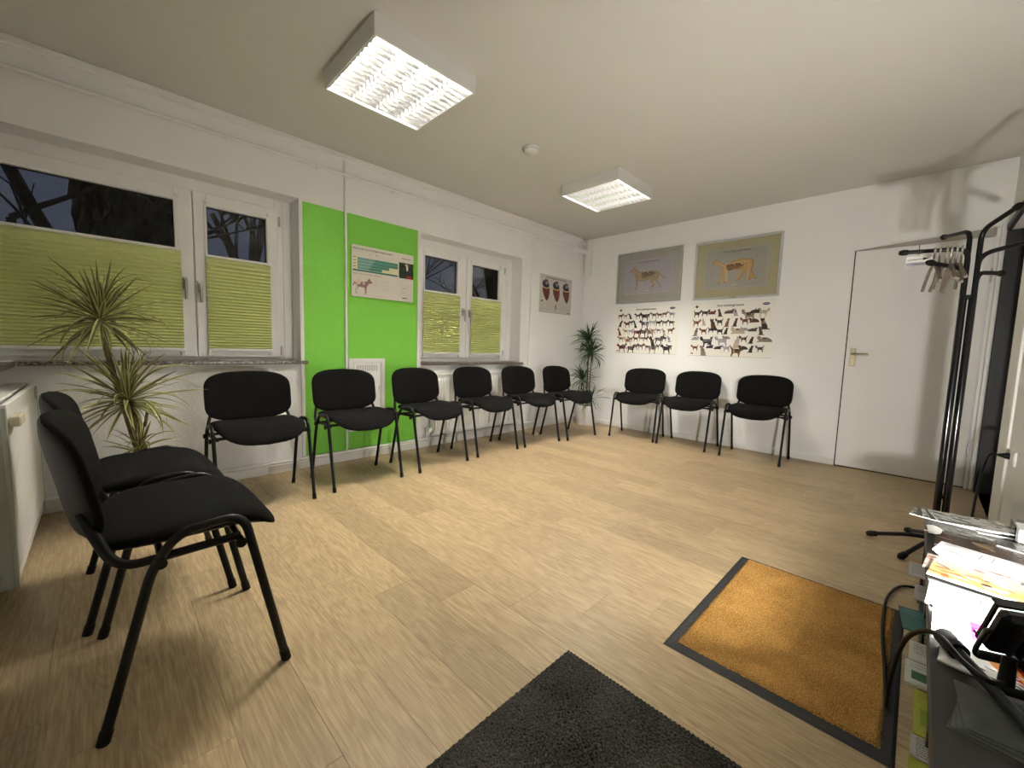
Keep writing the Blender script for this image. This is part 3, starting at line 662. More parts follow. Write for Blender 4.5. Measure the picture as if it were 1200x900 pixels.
def poster(name, pts, thick, im, label, group=None, m=M['paper']):
    """pts: four corners (bottom left, bottom right, top right, top left) and outward normal by order"""
    P = [Vector(p) for p in pts]; n = (P[1]-P[0]).cross(P[3]-P[0]).normalized()
    c = (P[0]+P[2])/2; o = empty(name, c); tag(o, label, 'poster', group)
    q = [p-c for p in P]; b = MB(); b.add([*q, *[p+n*thick for p in q]], [(3, 2, 1, 0), (0, 1, 5, 4), (1, 2, 6, 5), (2, 3, 7, 6), (3, 0, 4, 7), (4, 5, 6, 7)])
    b.build('board', m, o); b = MB(); b.quad([p+n*(thick+.0006) for p in q]); b.build('print', im, o); return o
poster('breed_poster', [(.545, -.002, .988), (1.377, -.002, .988), (1.377, -.002, 1.583), (.545, -.002, 1.583)], .002, IM['dogs'], 'white poster of many small dogs below the framed dog picture')
poster('breed_poster', [(1.517, -.002, .984), (2.358, -.002, .984), (2.358, -.002, 1.583), (1.517, -.002, 1.583)], .002, IM['cats'], 'white poster of many cats below the framed cat picture')
poster('heart_poster', [(.002, -.948, 1.475), (.002, -.292, 1.477), (.002, -.292, 1.944), (.002, -.948, 1.948)], .002, IM['heart'], 'small poster of three red hearts right of the small window')
poster('dog_age_poster', [(.010, -3.342, 1.411), (.010, -2.755, 1.411), (.010, -2.755, 1.839), (.010, -3.342, 1.839)], .010, IM['age'], 'white poster board with chart and brown dog on the green field')

# ================================================================== LAMPS, CEILING
def ceiling_lamp(cx, cy, label):
    S = .30; o = empty('ceiling_lamp', (cx, cy, H)); tag(o, label, 'lamp', 'square louvred ceiling lamps')
    zt, zb = 0, -.102; t = .010
    b = MB()
    for (p, q, r_, s_) in ((-S, -S+t, -S, S), (S-t, S, -S, S), (-S+t, S-t, -S, -S+t), (-S+t, S-t, S-t, S)): b.bbox(p, q, r_, s_, zb, zt, .002)
    b.box(-S+t, S-t, -S+t, S-t, -.006, 0)
    b.build('housing', M['lamphouse'], o)
    pitch = (2*S-2*t)/4
    rf = MB(); dv = []
    for k in range(4):
        yc = -S+t+pitch*(k+.5)
        # bright trough above the tube
        n = 8; vs = []; fs = []
        for j in range(n+1):
            a = PI*j/n; yy = yc+math.cos(a)*pitch*.49; zz = -.062+math.sin(a)*.050
            vs += [(-S+t, yy, zz), (S-t, yy, zz)]
            if j: fs.append((2*j-2, 2*j-1, 2*j+1, 2*j))
        rf.add(vs, fs, 0, True)
        tb = MB(); tb.tube([(-S+t+.012, yc, -.043), (S-t-.012, yc, -.043)], .013, 12); tb.build('fluorescent_tube', M['tube'], o)
        bl = MB()
        nb = 13
        for j in range(nb):
            x = -S+t+(2*S-2*t)*(j+.5)/nb
            y0_, y1_ = yc-pitch*.47, yc+pitch*.47
            w = .006
            bl.add([(x-w, y0_, -.064), (x+w, y0_, -.064), (x, y0_, -.100), (x-w, y1_, -.064), (x+w, y1_, -.064), (x, y1_, -.100)], [(0, 2, 1), (3, 4, 5), (0, 3, 5, 2), (1, 2, 5, 4), (0, 1, 4, 3)])
        bo = bl.build('louvre_blades', M['louvre'], o); bo['kind'] = 'stuff'
    rf.build('reflector', M['louvre'], o)
    for k in range(5):
        y = -S+t+pitch*k; w = .0035
        y = min(max(y, -S+t+w), S-t-w)
        b = MB(); b.add([(-S+t, y-w, -.062), (-S+t, y+w, -.062), (-S+t, y, -.101), (S-t, y-w, -.062), (S-t, y+w, -.062), (S-t, y, -.101)], [(0, 1, 2), (3, 5, 4), (0, 2, 5, 3), (1, 4, 5, 2), (0, 3, 4, 1)])
        b.build('divider', M['louvre'], o)
    return o
ceiling_lamp(1.257, -3.603, 'nearer square ceiling lamp with bright louvre, seen large')
ceiling_lamp(1.257, -1.47, 'farther square ceiling lamp beyond the smoke detector')
o = empty('smoke_detector', (1.225, -2.48, H)); tag(o, 'round grey smoke detector on the ceiling between the lamps', 'smoke detector')
b = MB(); b.lathe([(0, 0), (.060, 0), (.062, -.012), (.058, -.026), (.047, -.038), (0, -.040)][::-1], (0, 0, 0), 28); b.build('body', M['lamphouse'], o)
b = MB(); b.lathe([(.0585, -.0235), (.0605, -.0215), (.0608, -.0195)], (0, 0, 0), 28); b.build('slot_ring', M['grey_strip'], o)

# ================================================================== RADIATORS
def radiator(y0, y1, z0, z1, x0, x1, label):
    o = empty('radiator', (x0, (y0+y1)/2, z0)); tag(o, label, 'radiator')
    b = MB(); n = round((y1-y0)/.0333); vs = []; fs = []
    prof = [(0, 0), (.25, 0), (.36, .010), (.64, .010), (.75, 0)]
    pts = []
    for k in range(n):
        for u, d in prof: pts.append((y0+(k+u)*(y1-y0)/n, d))
    pts.append((y1, 0))
    zs = [(z0+.02, 1.0)]; rows = [(z0, .0), (z0+.03, .0), (z0+.06, 1), (z1-.07, 1), (z1-.04, 0), (z1-.012, 0)]
    for z, a in rows: vs += [(x1-.010+d*a, y, z) for y, d in pts]
    w = len(pts)
    for r_ in range(len(rows)-1):
        for k in range(w-1): fs.append((r_*w+k, r_*w+k+1, (r_+1)*w+k+1, (r_+1)*w+k))
    b.add(vs, fs); local(b.build('front_panel', M['radiator'], o), o)
    b = MB(); b.bbox(x0, x0+.012, y0+.01, y1-.01, z0, z1-.012, .003); local(b.build('rear_panel', M['radiator'], o), o)
    b = MB(); b.bbox(x0, x1-.004, y0-.004, y0+.006, z0+.02, z1, .003); b.bbox(x0, x1-.004, y1-.006, y1+.004, z0+.02, z1, .003); local(b.build('side_cover', M['radiator'], o), o)
    b = MB(); b.bbox(x0, x0+.012, y0, y1, z1-.014, z1, .002); b.bbox(x1-.016, x1-.004, y0, y1, z1-.014, z1, .002)
    for k in range(n*2): y = y0+(k+.5)*(y1-y0)/(n*2); b.box(x0+.012, x1-.016, y-.003, y+.003, z1-.012, z1-.002)
    g = local(b.build('top_grille', M['radiator'], o), o); g['kind'] = 'stuff'
    return o
r_ = radiator(-2.56, -1.33, .135, .735, .03, .105, 'white ribbed radiator under the small window behind the chairs')
b = MB(); b.tube([(.065, -2.565, .19), (.065, -2.62, .19), ], .014, 12); b.tube([(.065, -2.61, .19), (.12, -2.61, .19)], .02, 12); b.tube([(.05, -2.61, .19), (.05, -2.61, .10)], .008, 8); local(b.build('valve', M['radiator'], r_), r_)
# radiator on the south wall, end face towards the camera
o = empty('radiator', (.58, -5.16, .04)); tag(o, 'white boxed radiator at the left edge behind the nearest chairs', 'radiator')
X0, X1, Y0, Y1, Z0, Z1 = .07, 1.075, -5.215, -5.105, .045, .755
n = 30; vs = []; fs = []; pts = []
for k in range(n):
    for u, d in [(0, 0), (.25, 0), (.36, .008), (.64, .008), (.75, 0)]: pts.append((X0+(k+u)*(X1-X0)/n, d))
pts.append((X1, 0)); rows = [(Z0, 0), (Z0+.04, 0), (Z0+.06, 1), (Z1-.10, 1), (Z1-.08, 0), (Z1-.012, 0)]
for z, a in rows: vs += [(x, Y1-.010+d*a, z) for x, d in pts]
w = len(pts)
for q in range(len(rows)-1):
    for k in range(w-1): fs.append((q*w+k, (q+1)*w+k, (q+1)*w+k+1, q*w+k+1))
b = MB(); b.add(vs, fs); local(b.build('front_panel', M['radiator'], o), o)
b = MB(); b.bbox(X1-.004, X1+.004, Y0+.004, Y1-.012, Z0, Z1-.02, .002); b.bbox(X1-.004, X1+.008, Y1-.014, Y1, Z0, Z1-.01, .003); local(b.build('side_cover', M['radside'], o), o); b = MB(); b.bbox(X0-.004, X0+.004, Y0, Y1, Z0, Z1-.02, .002); local(b.build('side_cover', M['radside'], o), o)
b = MB(); b.bbox(X0-.006, X1+.008, Y0, Y1-.03, Z1-.014, Z1, .003); b.bbox(X0-.006, X1+.008, Y1-.016, Y1+.002, Z1-.018, Z1, .003); local(b.build('top_cover', M['radiator'], o), o)
b = MB(); b.bbox(X0, X1, Y0, Y0+.012, Z0, Z1-.02, .003); local(b.build('rear_panel', M['radiator'], o), o)
b = MB(); b.tube([(X1+.004, -5.16, .10), (X1+.06, -5.16, .10)], .016, 14); b.tube([(X1+.05, -5.16, .10), (X1+.05, -5.16, 0.0)], .008, 8); local(b.build('valve', M['chrome'], o), o)
b = MB(); b.bbox(.93, 1.05, Y1+.003, Y1+.03, .665, .705, .004); hm = b.build('heat_meter', M['tan']); tag(hm, 'cream heat meter clipped on the left radiator front', 'meter')

# ================================================================== CHAIRS
def pad(outl, mid, up, down, axes, rings=(0, .35, .65, .82, .91, .96, .99, 1.0), n=56, pw=7):
    """cushion: outl(theta) gives the rim, mid(u,v) the middle surface offset; axes maps (u,v,w) to space"""
    b = MB(); vs = []; fs = []
    rs = list(rings); idx = {}
    def ring(r, s): 
        out = []
        for k in range(n):
            u, v = outl(2*PI*k/n); u, v = u*r, v*r; h_ = max(0, 1-r**pw)**.40
            out.append(axes(u, v, mid(u, v)+(up if s > 0 else -down)*h_))
        return out
    top = [ring(r, 1) for r in rs[1:]]; bot = [ring(r, -1) for r in rs[1:-1]][::-1]
    allr = top+bot
    vs.append(axes(0, 0, mid(0, 0)+up))
    for rg in allr: vs += rg
    vs.append(axes(0, 0, mid(0, 0)-down)); last = len(vs)-1
    for k in range(n): fs.append((0, 1+k, 1+(k+1) % n))
    for i in range(len(allr)-1):
        for k in range(n): a = 1+i*n; fs.append((a+k, a+n+k, a+n+(k+1) % n, a+(k+1) % n))
    a = 1+(len(allr)-1)*n
    for k in range(n): fs.append((a+k, last, a+(k+1) % n))
    b.add(vs, fs, 0, True); return b
def sgnpow(x, p): return math.copysign(abs(x)**p, x)
def seat_outline(t):
    u = .240*sgnpow(math.cos(t), .44); v = .207*sgnpow(math.sin(t), .44)
    if v > 0: v += .018*(1-(u/.238)**2)*(v/.205)
    return u, v
def seat_mid(u, v):
    z = .484; d = max(0, v-.09); z -= 4.0*d*d; z += .012*(u/.238)**2 - .005
    d2_ = max(0, -v-.10); z -= 1.2*d2_*d2_
    return z
LEAN = math.radians(10)
def back_outline(t):
    u = .248*sgnpow(math.cos(t), .36 if math.sin(t) < 0 else .44); v = .135*sgnpow(math.sin(t), .36 if math.sin(t) < 0 else .44)
    e = 1-(u/.250)**2
    if v > 0: v += .022*e*(v/.135)
    else: v += .040*e*(v/.135)
    return u, v
def back_axes(u, v, w):
    y = -.258+.058*(u/.25)**2; z = .655
    return (u, y-v*math.sin(LEAN)+w*math.cos(LEAN), z+v*math.cos(LEAN)+w*math.sin(LEAN))
def make_chair():
    o = empty('visitor_chair', (0, 0, 0))
    s = pad(seat_outline, seat_mid, .032, .022, lambda u, v, w: (u, v+.002, w)).build('seat', M['blackfab'], o)
    s2 = pad(lambda t: tuple(.93*q for q in seat_outline(t)), seat_mid, -.012, .034, lambda u, v, w: (u, v, w)).build('seat_shell', M['blackplastic'], s)
    bk = pad(back_outline, lambda u, v: 0, .018, .012, back_axes).build('backrest', M['blackfab'], o)
    pad(lambda t: tuple(.972*q for q in back_outline(t)), lambda u, v: 0, -.004, .019, back_axes).build('back_shell', M['blackplastic'], bk)
    for sx in (-1, 1):
        X = sx*.256
        path = fillet([(X, .208, .012), (X, .105, .512), (X, -.045, .500), (X, -.100, .420), (X, -.205, .012)], [.055, .07, .10], 8)
        # split the bent tube at the bends: two legs and the rail between them
        def upto(p): return p
        i1 = next(i for i, p in enumerate(path) if p.z > .44); i2 = max(i for i, p in enumerate(path) if p.z > .405)
        for seg, nm in ((path[:i1+1], 'leg'), (path[i1:i2+1], 'seat_rail'), (path[i2:], 'leg')):
            if nm == 'leg' and len(seg) < 2: continue
            lg = MB().tube(seg, .0100, 12, side=(1, 0, 0), ry=.0122).build(nm, M['blacktube'], o)
            if nm == 'leg':
                e = min(seg, key=lambda p: p.z); f = max(seg, key=lambda p: p.z); dd = (f-e).normalized()
                MB().tube([(e.x, e.y-dd.y*.012, .0005), e+dd*.022], .0122, 12, side=(1, 0, 0), ry=.0142).build('foot_cap', M['blackplastic'], lg)
        pth = fillet([(X*.96, .098, .446), (X*.96, -.165, .438), (X*.86, -.203, .53), (X*.80, -.222, .585)], [.075, .03], 8)
        MB().tube(pth, .0095, 12, side=(1, 0, 0), ry=.0120).build('back_post', M['blacktube'], o)
        for y, z in ((.095, .432), (-.083, .432)):
            kb = MB(); kb.tube([(X-sx*.03, y, z), (X+sx*.014, y, z)], .006, 8); kb.tube([(X+sx*.008, y, z), (X+sx*.018, y, z)], .014, 12); kb.build('bolt_knob', M['blackplastic'], o)
    for y, z in ((.095, .440), (-.08, .440)):
        MB().tube([(-.254, y, z), (.254, y, z)], .009, 10).build('crossbar', M['blacktube'], o)
    return o
chair = make_chair()
CH = [  # x, y, direction of facing (degrees), label
    (.525, -4.165, 0, 'black visitor chair under the large window, left of the green field'),
    (.497, -3.516, .5, 'black visitor chair before the green field, hiding part of the access panel'),
    (.480, -2.858, 4, 'black visitor chair between green field and radiator, third along the window wall'),
    (.442, -2.188, -1, 'black visitor chair under the middle of the small window'),
    (.471, -1.561, -4, 'black visitor chair under the right end of the small window'),
    (.546, -.964, -2, 'black visitor chair by the room corner, left of the white plant pot'),
    (1.111, -.362, -80.5, 'black visitor chair on the far wall right of the corner plant'),
    (1.692, -.310, -89, 'middle black visitor chair on the far wall, between dog and cat posters'),
    (2.351, -.310, -89, 'black visitor chair on the far wall nearest the white door'),
    (1.827, -4.678, 90, 'nearest black visitor chair at the lower left, seen from its side'),
    (1.262, -4.715, 90, 'black visitor chair behind the nearest one, by the left radiator'),
]
for i, (x, y, a, lb) in enumerate(CH):
    o = chair if i == 0 else copy_tree(chair)
    o.location = (x, y, 0); o.rotation_euler = (0, 0, math.radians(a-90)); tag(o, lb, 'chair', 'black visitor chairs along the walls')

# ================================================================== PLANTS
def leaf_mesh(L, W, bend, twist, m1, m2):
    b = MB(); n = 9; vs = []; fs = []; mi = []
    ang0 = 0; p = Vector((0, 0, 0)); a = 0
    for k in range(n+1):
        t = k/n; w = W*(math.sin(PI*min(1, .12+t*.88))**.55)*(1-t**4*.6) if k < n else .0004
        dirv = Vector((math.cos(a), 0, -math.sin(a)))
        up = Vector((math.sin(a), 0, math.cos(a)))
        s = Vector((0, 1, 0))
        c, q = math.cos(twist*t), math.sin(twist*t); s2 = s*c+up*q; u2 = up*c-s*q
        for j, f in enumerate((-1, -.45, 0, .45, 1)):
            vs.append(p+s2*w*f+u2*w*.35*abs(f))
        p = p+dirv*L/n; a += bend/n*(1+t)
    for k in range(n):
        for j in range(4): fs.append((k*5+j, k*5+j+1, (k+1)*5+j+1, (k+1)*5+j)); mi.append(1 if j in (0, 3) else 0)
    b.add(vs, fs, 0, True); b.mi = mi
    return b
def make_leaves(m1, m2, L, W):
    out = []
    for q in range(9):
        b = leaf_mesh(L*random.uniform(.8, 1.15), W, random.uniform(.1, 1.6), random.uniform(-.8, .8), m1, m2)
        me = bpy.data.meshes.new('leaf'); me.from_pydata(b.v, [], b.f); me.materials.append(m1); me.materials.append(m2)
        me.polygons.foreach_set('material_index', b.mi); me.polygons.foreach_set('use_smooth', b.sm); me['reach'] = L; me.update(); out.append(me)
    return out
def rosette(root, c, n, meshes, droop=0, ext=.04, axis=(0, 0, 1)):
    for k in range(n):
        t = (k+.5)/n; az = k*2.39996+random.uniform(-.2, .2)
        el = math.radians(82-118*t-droop*t+random.uniform(-8, 8))     # upright in the middle, drooping outside
        o = bpy.data.objects.new('leaf', random.choice(meshes)); COL.objects.link(o); o.parent = root
        w0 = Vector(root.location)+Vector(c)
        for _ in range(14):
            tip = w0+Vector((math.cos(az)*math.cos(el), math.sin(az)*math.cos(el), math.sin(el)*.6))*meshes[0]['reach']*1.1
            if tip.x > .03 and tip.y < -.03 and tip.y > (-5.08 if tip.z < .8 else -5.2): break
            az += 1.3; el = max(el, math.radians(random.uniform(20, 70)))
        o.rotation_mode = 'XYZ'; mt = Matrix.Rotation(az, 4, 'Z') @ Matrix.Rotation(-el, 4, 'Y') @ Matrix.Rotation(random.uniform(-.5, .5), 4, 'X')
        d = Vector((math.cos(az), math.sin(az), 0))*.006
        o.matrix_local = Matrix.Translation(Vector(c)+d+Vector((0, 0, -ext*t))) @ mt @ Matrix.Diagonal((random.uniform(.75, 1.1),)*3+(1,))
def pot_plant(name, loc, label, r, h, stems, heads, meshes):
    o = empty(name, loc); tag(o, label, 'plant')
    b = MB(); b.lathe([(0, 0), (r*.93, 0), (r*.96, .006), (r, h*.96), (r*1.01, h), (r*.95, h), (r*.93, h*.9), (0, h*.88)], (0, 0, 0), 40); pt = b.build('pot', M['pot'], o)
    b = MB(); b.lathe([(r*.94, h*.91), (r*.5, h*.925), (0, h*.93)], (0, 0, 0), 24); b.build('soil', M['soil'], pt)
    for pts, rr in stems:
        sp = spline(pts, 7); b = MB()
        b.tube(sp, rr, 10, radii=[rr*(1+.08*(i % 2))*(1-.25*i/len(sp)) for i in range(len(sp))]); b.build('stem', M['stem'], o)
    for c, n, ms in heads: rosette(o, c, n, ms)
    return o
random.seed(21)
lm_ = make_leaves(M['leafg2'], M['leafy'], .33, .0105)
lm_s = make_leaves(M['leafg2'], M['leafy'], .21, .009)
pl = pot_plant('dragon_tree', (.40, -4.70, 0), 'tall dragon tree with cream striped leaves between left chairs and window', .13, .27,
    [([(0, 0, .24), (0, -.035, .42), (-.01, -.08, .66), (-.01, -.125, .92), (0, -.145, 1.10)], .015), ([(.02, .02, .24), (.02, 0, .40), (.01, -.03, .52), (.01, -.055, .64)], .012), ([(0, -.05, .50), (.01, .0, .52), (.0, .02, .60)], .009)],
    [((0, -.145, 1.12), 104, lm_), ((.01, -.06, .69), 92, lm_), ((.03, -.02, .40), 36, lm_s)], lm_)
lr = make_leaves(M['leafg'], M['leafg'], .245, .009)
pot_plant('dragon_tree', (.262, -.192, 0), 'bushy dark green dragon tree in a silvery pot in the room corner', .135, .265,
    [([(0, 0, .24), (-.01, .01, .6), (.0, .0, 1.12)], .011), ([(.04, -.03, .24), (.06, -.03, .6), (.06, -.02, .96)], .010), ([(-.04, -.02, .24), (-.05, -.02, .56)], .010), ([(.07, .0, .24), (.10, -.02, .36)], .008)],
    [((0, 0, 1.16), 70, lr), ((.06, -.02, .99), 80, lr), ((-.05, -.03, .62), 64, lr), ((.10, -.03, .38), 30, lr)], lr)

# ================================================================== MATS
o = empty('doormat', (3.19, -3.05, 0)); tag(o, 'ochre doormat with black rubber rim beside the magazine shelf', 'doormat')
b = MB(); X0, X1, Y0, Y1 = 2.892, 3.487, -3.500, -2.603
b.add([(X0, Y0, .001), (X1, Y0, .001), (X1, Y1, .001), (X0, Y1, .001), (X0+.008, Y0+.008, .005), (X1-.008, Y0+.008, .005), (X1-.008, Y1-.008, .005), (X0+.008, Y1-.008, .005)], [(0, 3, 2, 1), (4, 5, 6, 7), (0, 1, 5, 4), (1, 2, 6, 5), (2, 3, 7, 6), (3, 0, 4, 7)])
local(b.build('rubber_rim', M['rubber'], o), o)
nx, ny = 170, 270; vs = []; fs = []; xa, xb, ya_, yb_ = X0+.034, X1-.030, Y0+.042, Y1-.022
rng = np.random.RandomState(5); hz = rng.uniform(0, 1, (ny+1, nx+1))
for j in range(ny+1):
    for i in range(nx+1):
        e = min(i, nx-i, j, ny-j); z = .0055+min(1, e/3)*(.004+.0045*hz[j, i]); jx = (hz[j, i]-.5)*.004 if e < 2 else 0
        vs.append((xa+(xb-xa)*i/nx+jx, ya_+(yb_-ya_)*j/ny+jx, z))
fs = [(j*(nx+1)+i, j*(nx+1)+i+1, (j+1)*(nx+1)+i+1, (j+1)*(nx+1)+i) for j in range(ny) for i in range(nx)]
b = MB(); b.add(vs, fs, 0, True); q = local(b.build('carpet_pile', M['orange_pile'], o), o); q['kind'] = 'stuff'
# dark looped mat: rows of little loops
def loopmat():
    m = pile('charcoal_loop_pile', (.006, .006, .006), (.085, .080, .072), 190, 160, 1.0); return m
M['loop'] = loopmat()
o = empty('entrance_mat', (3.1, -4.4, 0)); tag(o, 'large charcoal looped entrance mat at the bottom of the picture', 'doormat')
X0, X1, Y0, Y1 = 2.688, 3.40, -5.05, -3.775
local(box('mat_backing', X0, X1, Y0, Y1, .0005, .004, M['rubber'], o), o)
nx, ny = 230, 400; vs = []
X_, Y_ = np.meshgrid(np.linspace(X0, X1, nx+1), np.linspace(Y0, Y1, ny+1))
k_ = 2*PI/.0125
Z_ = .0045+.0035*(np.sin(X_*k_+np.floor(Y_/.0105)*PI*.9)*.5+.5)*(np.abs(np.sin(Y_*PI/.0105))**.6)+rng.uniform(0, .0014, X_.shape)
vs = np.stack([X_, Y_, Z_], -1).reshape(-1, 3).tolist()
fs = [(j*(nx+1)+i, j*(nx+1)+i+1, (j+1)*(nx+1)+i+1, (j+1)*(nx+1)+i) for j in range(ny) for i in range(nx)]
b = MB(); b.add(vs, fs, 0, True); q = local(b.build('loop_pile', M['loop'], o), o); q['kind'] = 'stuff'

# ================================================================== COAT STAND
o = empty('coat_stand', (3.587, -1.77, 0)); tag(o, 'black tubular coat stand in front of the white door', 'coat stand')
cx, cy = 3.587, -1.77
def S(x): return local(x, o)
off = [(-.0165, -.0165), (.0165, -.0165), (.0165, .0165), (-.0165, .0165)]
for (a, c) in off: S(MB().tube([(cx+a, cy+c, .07), (cx+a, cy+c, 1.34)], .0138, 14).build('column_tube', M['blackgloss'], o))
for z in (.30, 1.325): S(MB().bbox(cx-.028, cx+.028, cy-.028, cy+.028, z, z+.02, .004).build('clamp', M['blacktube'], o))
arms = [  # base offset, bend height, tip
    ((-.018, .016), 1.665, (3.475, -1.50, 1.70)), ((.018, -.016), 1.655, (3.700, -1.985, 1.705)),
    ((-.018, -.016), 1.575, (3.318, -1.80, 1.583)), ((.020, .016), 1.545, (3.805, -1.72, 1.60)),
    ((-.02, .0), 1.475, (3.43, -1.93, 1.50)), ((.02, .0), 1.455, (3.705, -1.62, 1.462))]
for (a, c), zb_, tip in arms:
    P = fillet([(cx+a, cy+c, 1.20), (cx+a, cy+c, zb_), tip], .055, 7); ar = S(MB().tube(P, .0105, 10).build('hook_arm', M['blacktube'], o))
    tp = Vector(tip); dr_ = (tp-Vector((cx+a, cy+c, zb_))).normalized()
    MB().tube([tp-dr_*.035, tp-dr_*.03, tp-dr_*.01, tp+dr_*.004], .014, 10, radii=[.0105, .0145, .0155, .009]).build('arm_cap', M['blackplastic'], ar)
for a, rr in ((117, .26), (184, .275), (243, .29), (303, .26), (48, .26)):
    t = math.radians(a); ex, ey = cx+rr*math.cos(t), cy+rr*math.sin(t)
    P = fillet([(cx+.02*math.cos(t), cy+.02*math.sin(t), .075), (cx+.10*math.cos(t), cy+.10*math.sin(t), .070), (ex, ey, .018)], .05, 5)
    fo = S(MB().tube(P, .011, 10).build('foot', M['blacktube'], o))
    e = Vector((ex, ey, .017)); dr_ = (e-P[-3]).normalized(); MB().tube([e-dr_*.045, e-dr_*.04, e-dr_*.01, e+dr_*.004], .015, 12, radii=[.012, .0155, .0165, .010]).build('foot_cap', M['blackplastic'], fo)
# hangers on the left arm
A0, A1 = Vector((cx-.018, cy-.016, 1.575)), Vector((3.318, -1.80, 1.583)); adir = (A1-A0).normalized()
hl = ['nearest the pole', 'second from the pole', 'third from the pole', 'fourth from the pole', 'second from the free end', 'nearest the arrow sign']
for k, s_ in enumerate((.022, .041, .059, .076, .099, .119)):
    p = A0+adir*s_; h_ = empty('coat_hanger', p); tag(h_, 'greyish wooden coat hanger on the stand arm, '+hl[k], 'hanger', 'coat hangers on the coat stand')
    h_.rotation_euler = (random.uniform(-.05, .07), 0, .10+(-.09, .05, -.02, .10, -.06, .04)[k])
    rr = .016; P = [(0, rr*math.cos(t), .0+rr*math.sin(t)-.003) for t in np.linspace(math.radians(-20), math.radians(200), 12)]
    P = P+[(0, -rr*.8, -.012), (0, 0, -.030), (0, 0, -.075)]
    MB().tube(P, .0045, 8).build('hook', M['hanger_hook'], h_)
    Q = [(0, t*.215, -.074-.105*abs(t)**1.5) for t in np.linspace(-1, 1, 17)]
    MB().tube(Q, .0085, 10, radii=[.0062+.0015*abs(t) for t in np.linspace(-1, 1, 17)]).build('hanger_bar', M['hanger'], h_)
# arrow sign on the same arm
p = A0+adir*.172
sg = empty('arrow_sign', p); tag(sg, 'clear hanging sign with a black arrow on the coat stand arm', 'sign')
c = Canvas(300, 150, (.80, .80, .79)); c.line((20, 60), (240, 50), 9, (.05, .05, .05)); c.poly([(205, 30), (285, 47), (207, 75)], (.05, .05, .05)); c.rect(10, 98, 290, 145, (.55, .55, .58)); c.text('Toiletten', 150, 135, 40, (.15, .15, .16), center=True, bold=.01)
im = imgmat('arrow_sign_print', c.a)
MB().box(-.055, .045, -.002, .0, -.075, -.015).build('plate', M['acrylic'], sg)
b = MB(); b.quad([(-.052, -.0026, -.073), (.043, -.0026, -.073), (.043, -.0026, -.020), (-.052, -.0026, -.020)]); b.build('print', im, sg)
MB().tube([(-.005, 0, -.016), (-.005, .012, -.004), (-.005, .010, .014), (-.005, -.004, .016), (-.005, -.008, .034)], .0016, 6).build('hook', M['blacktube'], sg)

# ================================================================== MAGAZINE SHELF
ZT = .385
o = empty('magazine_shelf', (3.67, -3.3, 0)); tag(o, 'low black shelf covered with magazines at the right wall', 'shelf')
SX0, SX1, SY0, SY1 = 3.512, 3.826, -4.30, -2.45
def G(x): return local(x, o)
G(box('shelf_top', SX0, SX1, SY0, SY1, ZT-.028, ZT, M['shelf'], o, .003))
G(box('shelf_board', SX0+.012, SX1, SY0+.02, SY1-.02, .185, .203, M['shelf'], o, .002))
G(box('shelf_board', SX0+.012, SX1, SY0+.02, SY1-.02, .02, .04, M['shelf'], o, .002))
for y in (SY1-.022, -3.05, -3.66, SY0): G(box('upright', SX0+.01, SX1-.002, y, y+.02, 0, ZT-.028, M['shelf'], o, .002))
def booklet(x, y, z, ang, k, label, w=.21, d=.148, t=.003, group=None, cat='magazine', name='magazine', pages=True, tilt=(0, 0)):
    """lies flat; local x is the long side"""
    b = empty(name, (x, y, z)); b.rotation_euler = (tilt[0], tilt[1], math.radians(ang)); tag(b, label, cat, group)
    MB().bbox(-w/2, w/2, -d/2, d/2, 0, t, .0006).build('pages', M['paper'], b)
    q = MB(); q.quad([(-w/2, -d/2, t+.0004), (w/2, -d/2, t+.0004), (w/2, d/2, t+.0004), (-w/2, d/2, t+.0004)]); q.build('cover', COVER[k] if isinstance(k, int) else k, b)
    return b
fanl = ['lowest and leftmost', 'second from below', 'third from below', 'fourth from below', 'topmost']
for k in range(5):
    booklet(3.575+k*.014, -2.475-k*.012, ZT+.0005+k*.0042, -8+k*5, 1 if k % 2 == 0 else 8, 'leaflet of the fan at the far shelf end, '+fanl[k], .20, .14, .0035, 'fanned leaflets at the far shelf end', 'leaflet', 'leaflet')
booklet(3.722, -2.500, ZT+.0005, 12, 2, 'dark glossy magazine at the far right corner of the shelf', .18, .15, .006)
booklet(3.600, -2.655, ZT+.0005, -6, 8, 'grey leaflet under the brown magazine, far left', .17, .12, .003, None, 'leaflet', 'leaflet')
booklet(3.668, -2.780, ZT+.0005, -4, 3, 'brown magazine spread before the dark glossy one', .26, .17, .008)
booklet(3.755, -2.700, ZT+.0095, -22, 8, 'small grey leaflet on the right of the brown magazine', .12, .09, .003, None, 'leaflet', 'leaflet')
for k in range(5):
    nm = ['lowest', 'second', 'third', 'fourth', 'topmost'][k]
    booklet(3.658-k*.005, -2.925-k*.010, ZT+.0005+k*.0065, -10-k*.8, 4, 'white booklet of the neat stack in mid shelf, %s from below' % nm if k else 'white booklet of the neat stack in mid shelf, lowest', .21, .10, .006, 'white booklets stacked in mid shelf', 'booklet', 'booklet')
booklet(3.605, -3.035, ZT+.0005, -6, 6, 'magazine with pale animal photo left of the white stack', .19, .13, .004)
booklet(3.625, -3.105, ZT+.005, -8, 5, 'tiger striped orange magazine above the mint booklet', .21, .13, .006)
booklet(3.72, -3.155, ZT+.0005, -14, 7, 'blue grey leaflet beside the orange magazine', .12, .13, .004, None, 'leaflet', 'leaflet')
booklet(3.618, -3.285, ZT+.0005, -4, 100, 'mint booklet with handwritten title and a pale dog', .21, .150, .010)
booklet(3.625, -3.440, ZT+.0005, -2, 101, 'pale blue booklet with pink and grey panel', .21, .150, .008)
booklet(3.635, -3.575, ZT+.0005, -5, 102, 'white leaflet with orange pattern under the flood lamp', .21, .120, .004, None, 'leaflet', 'leaflet')
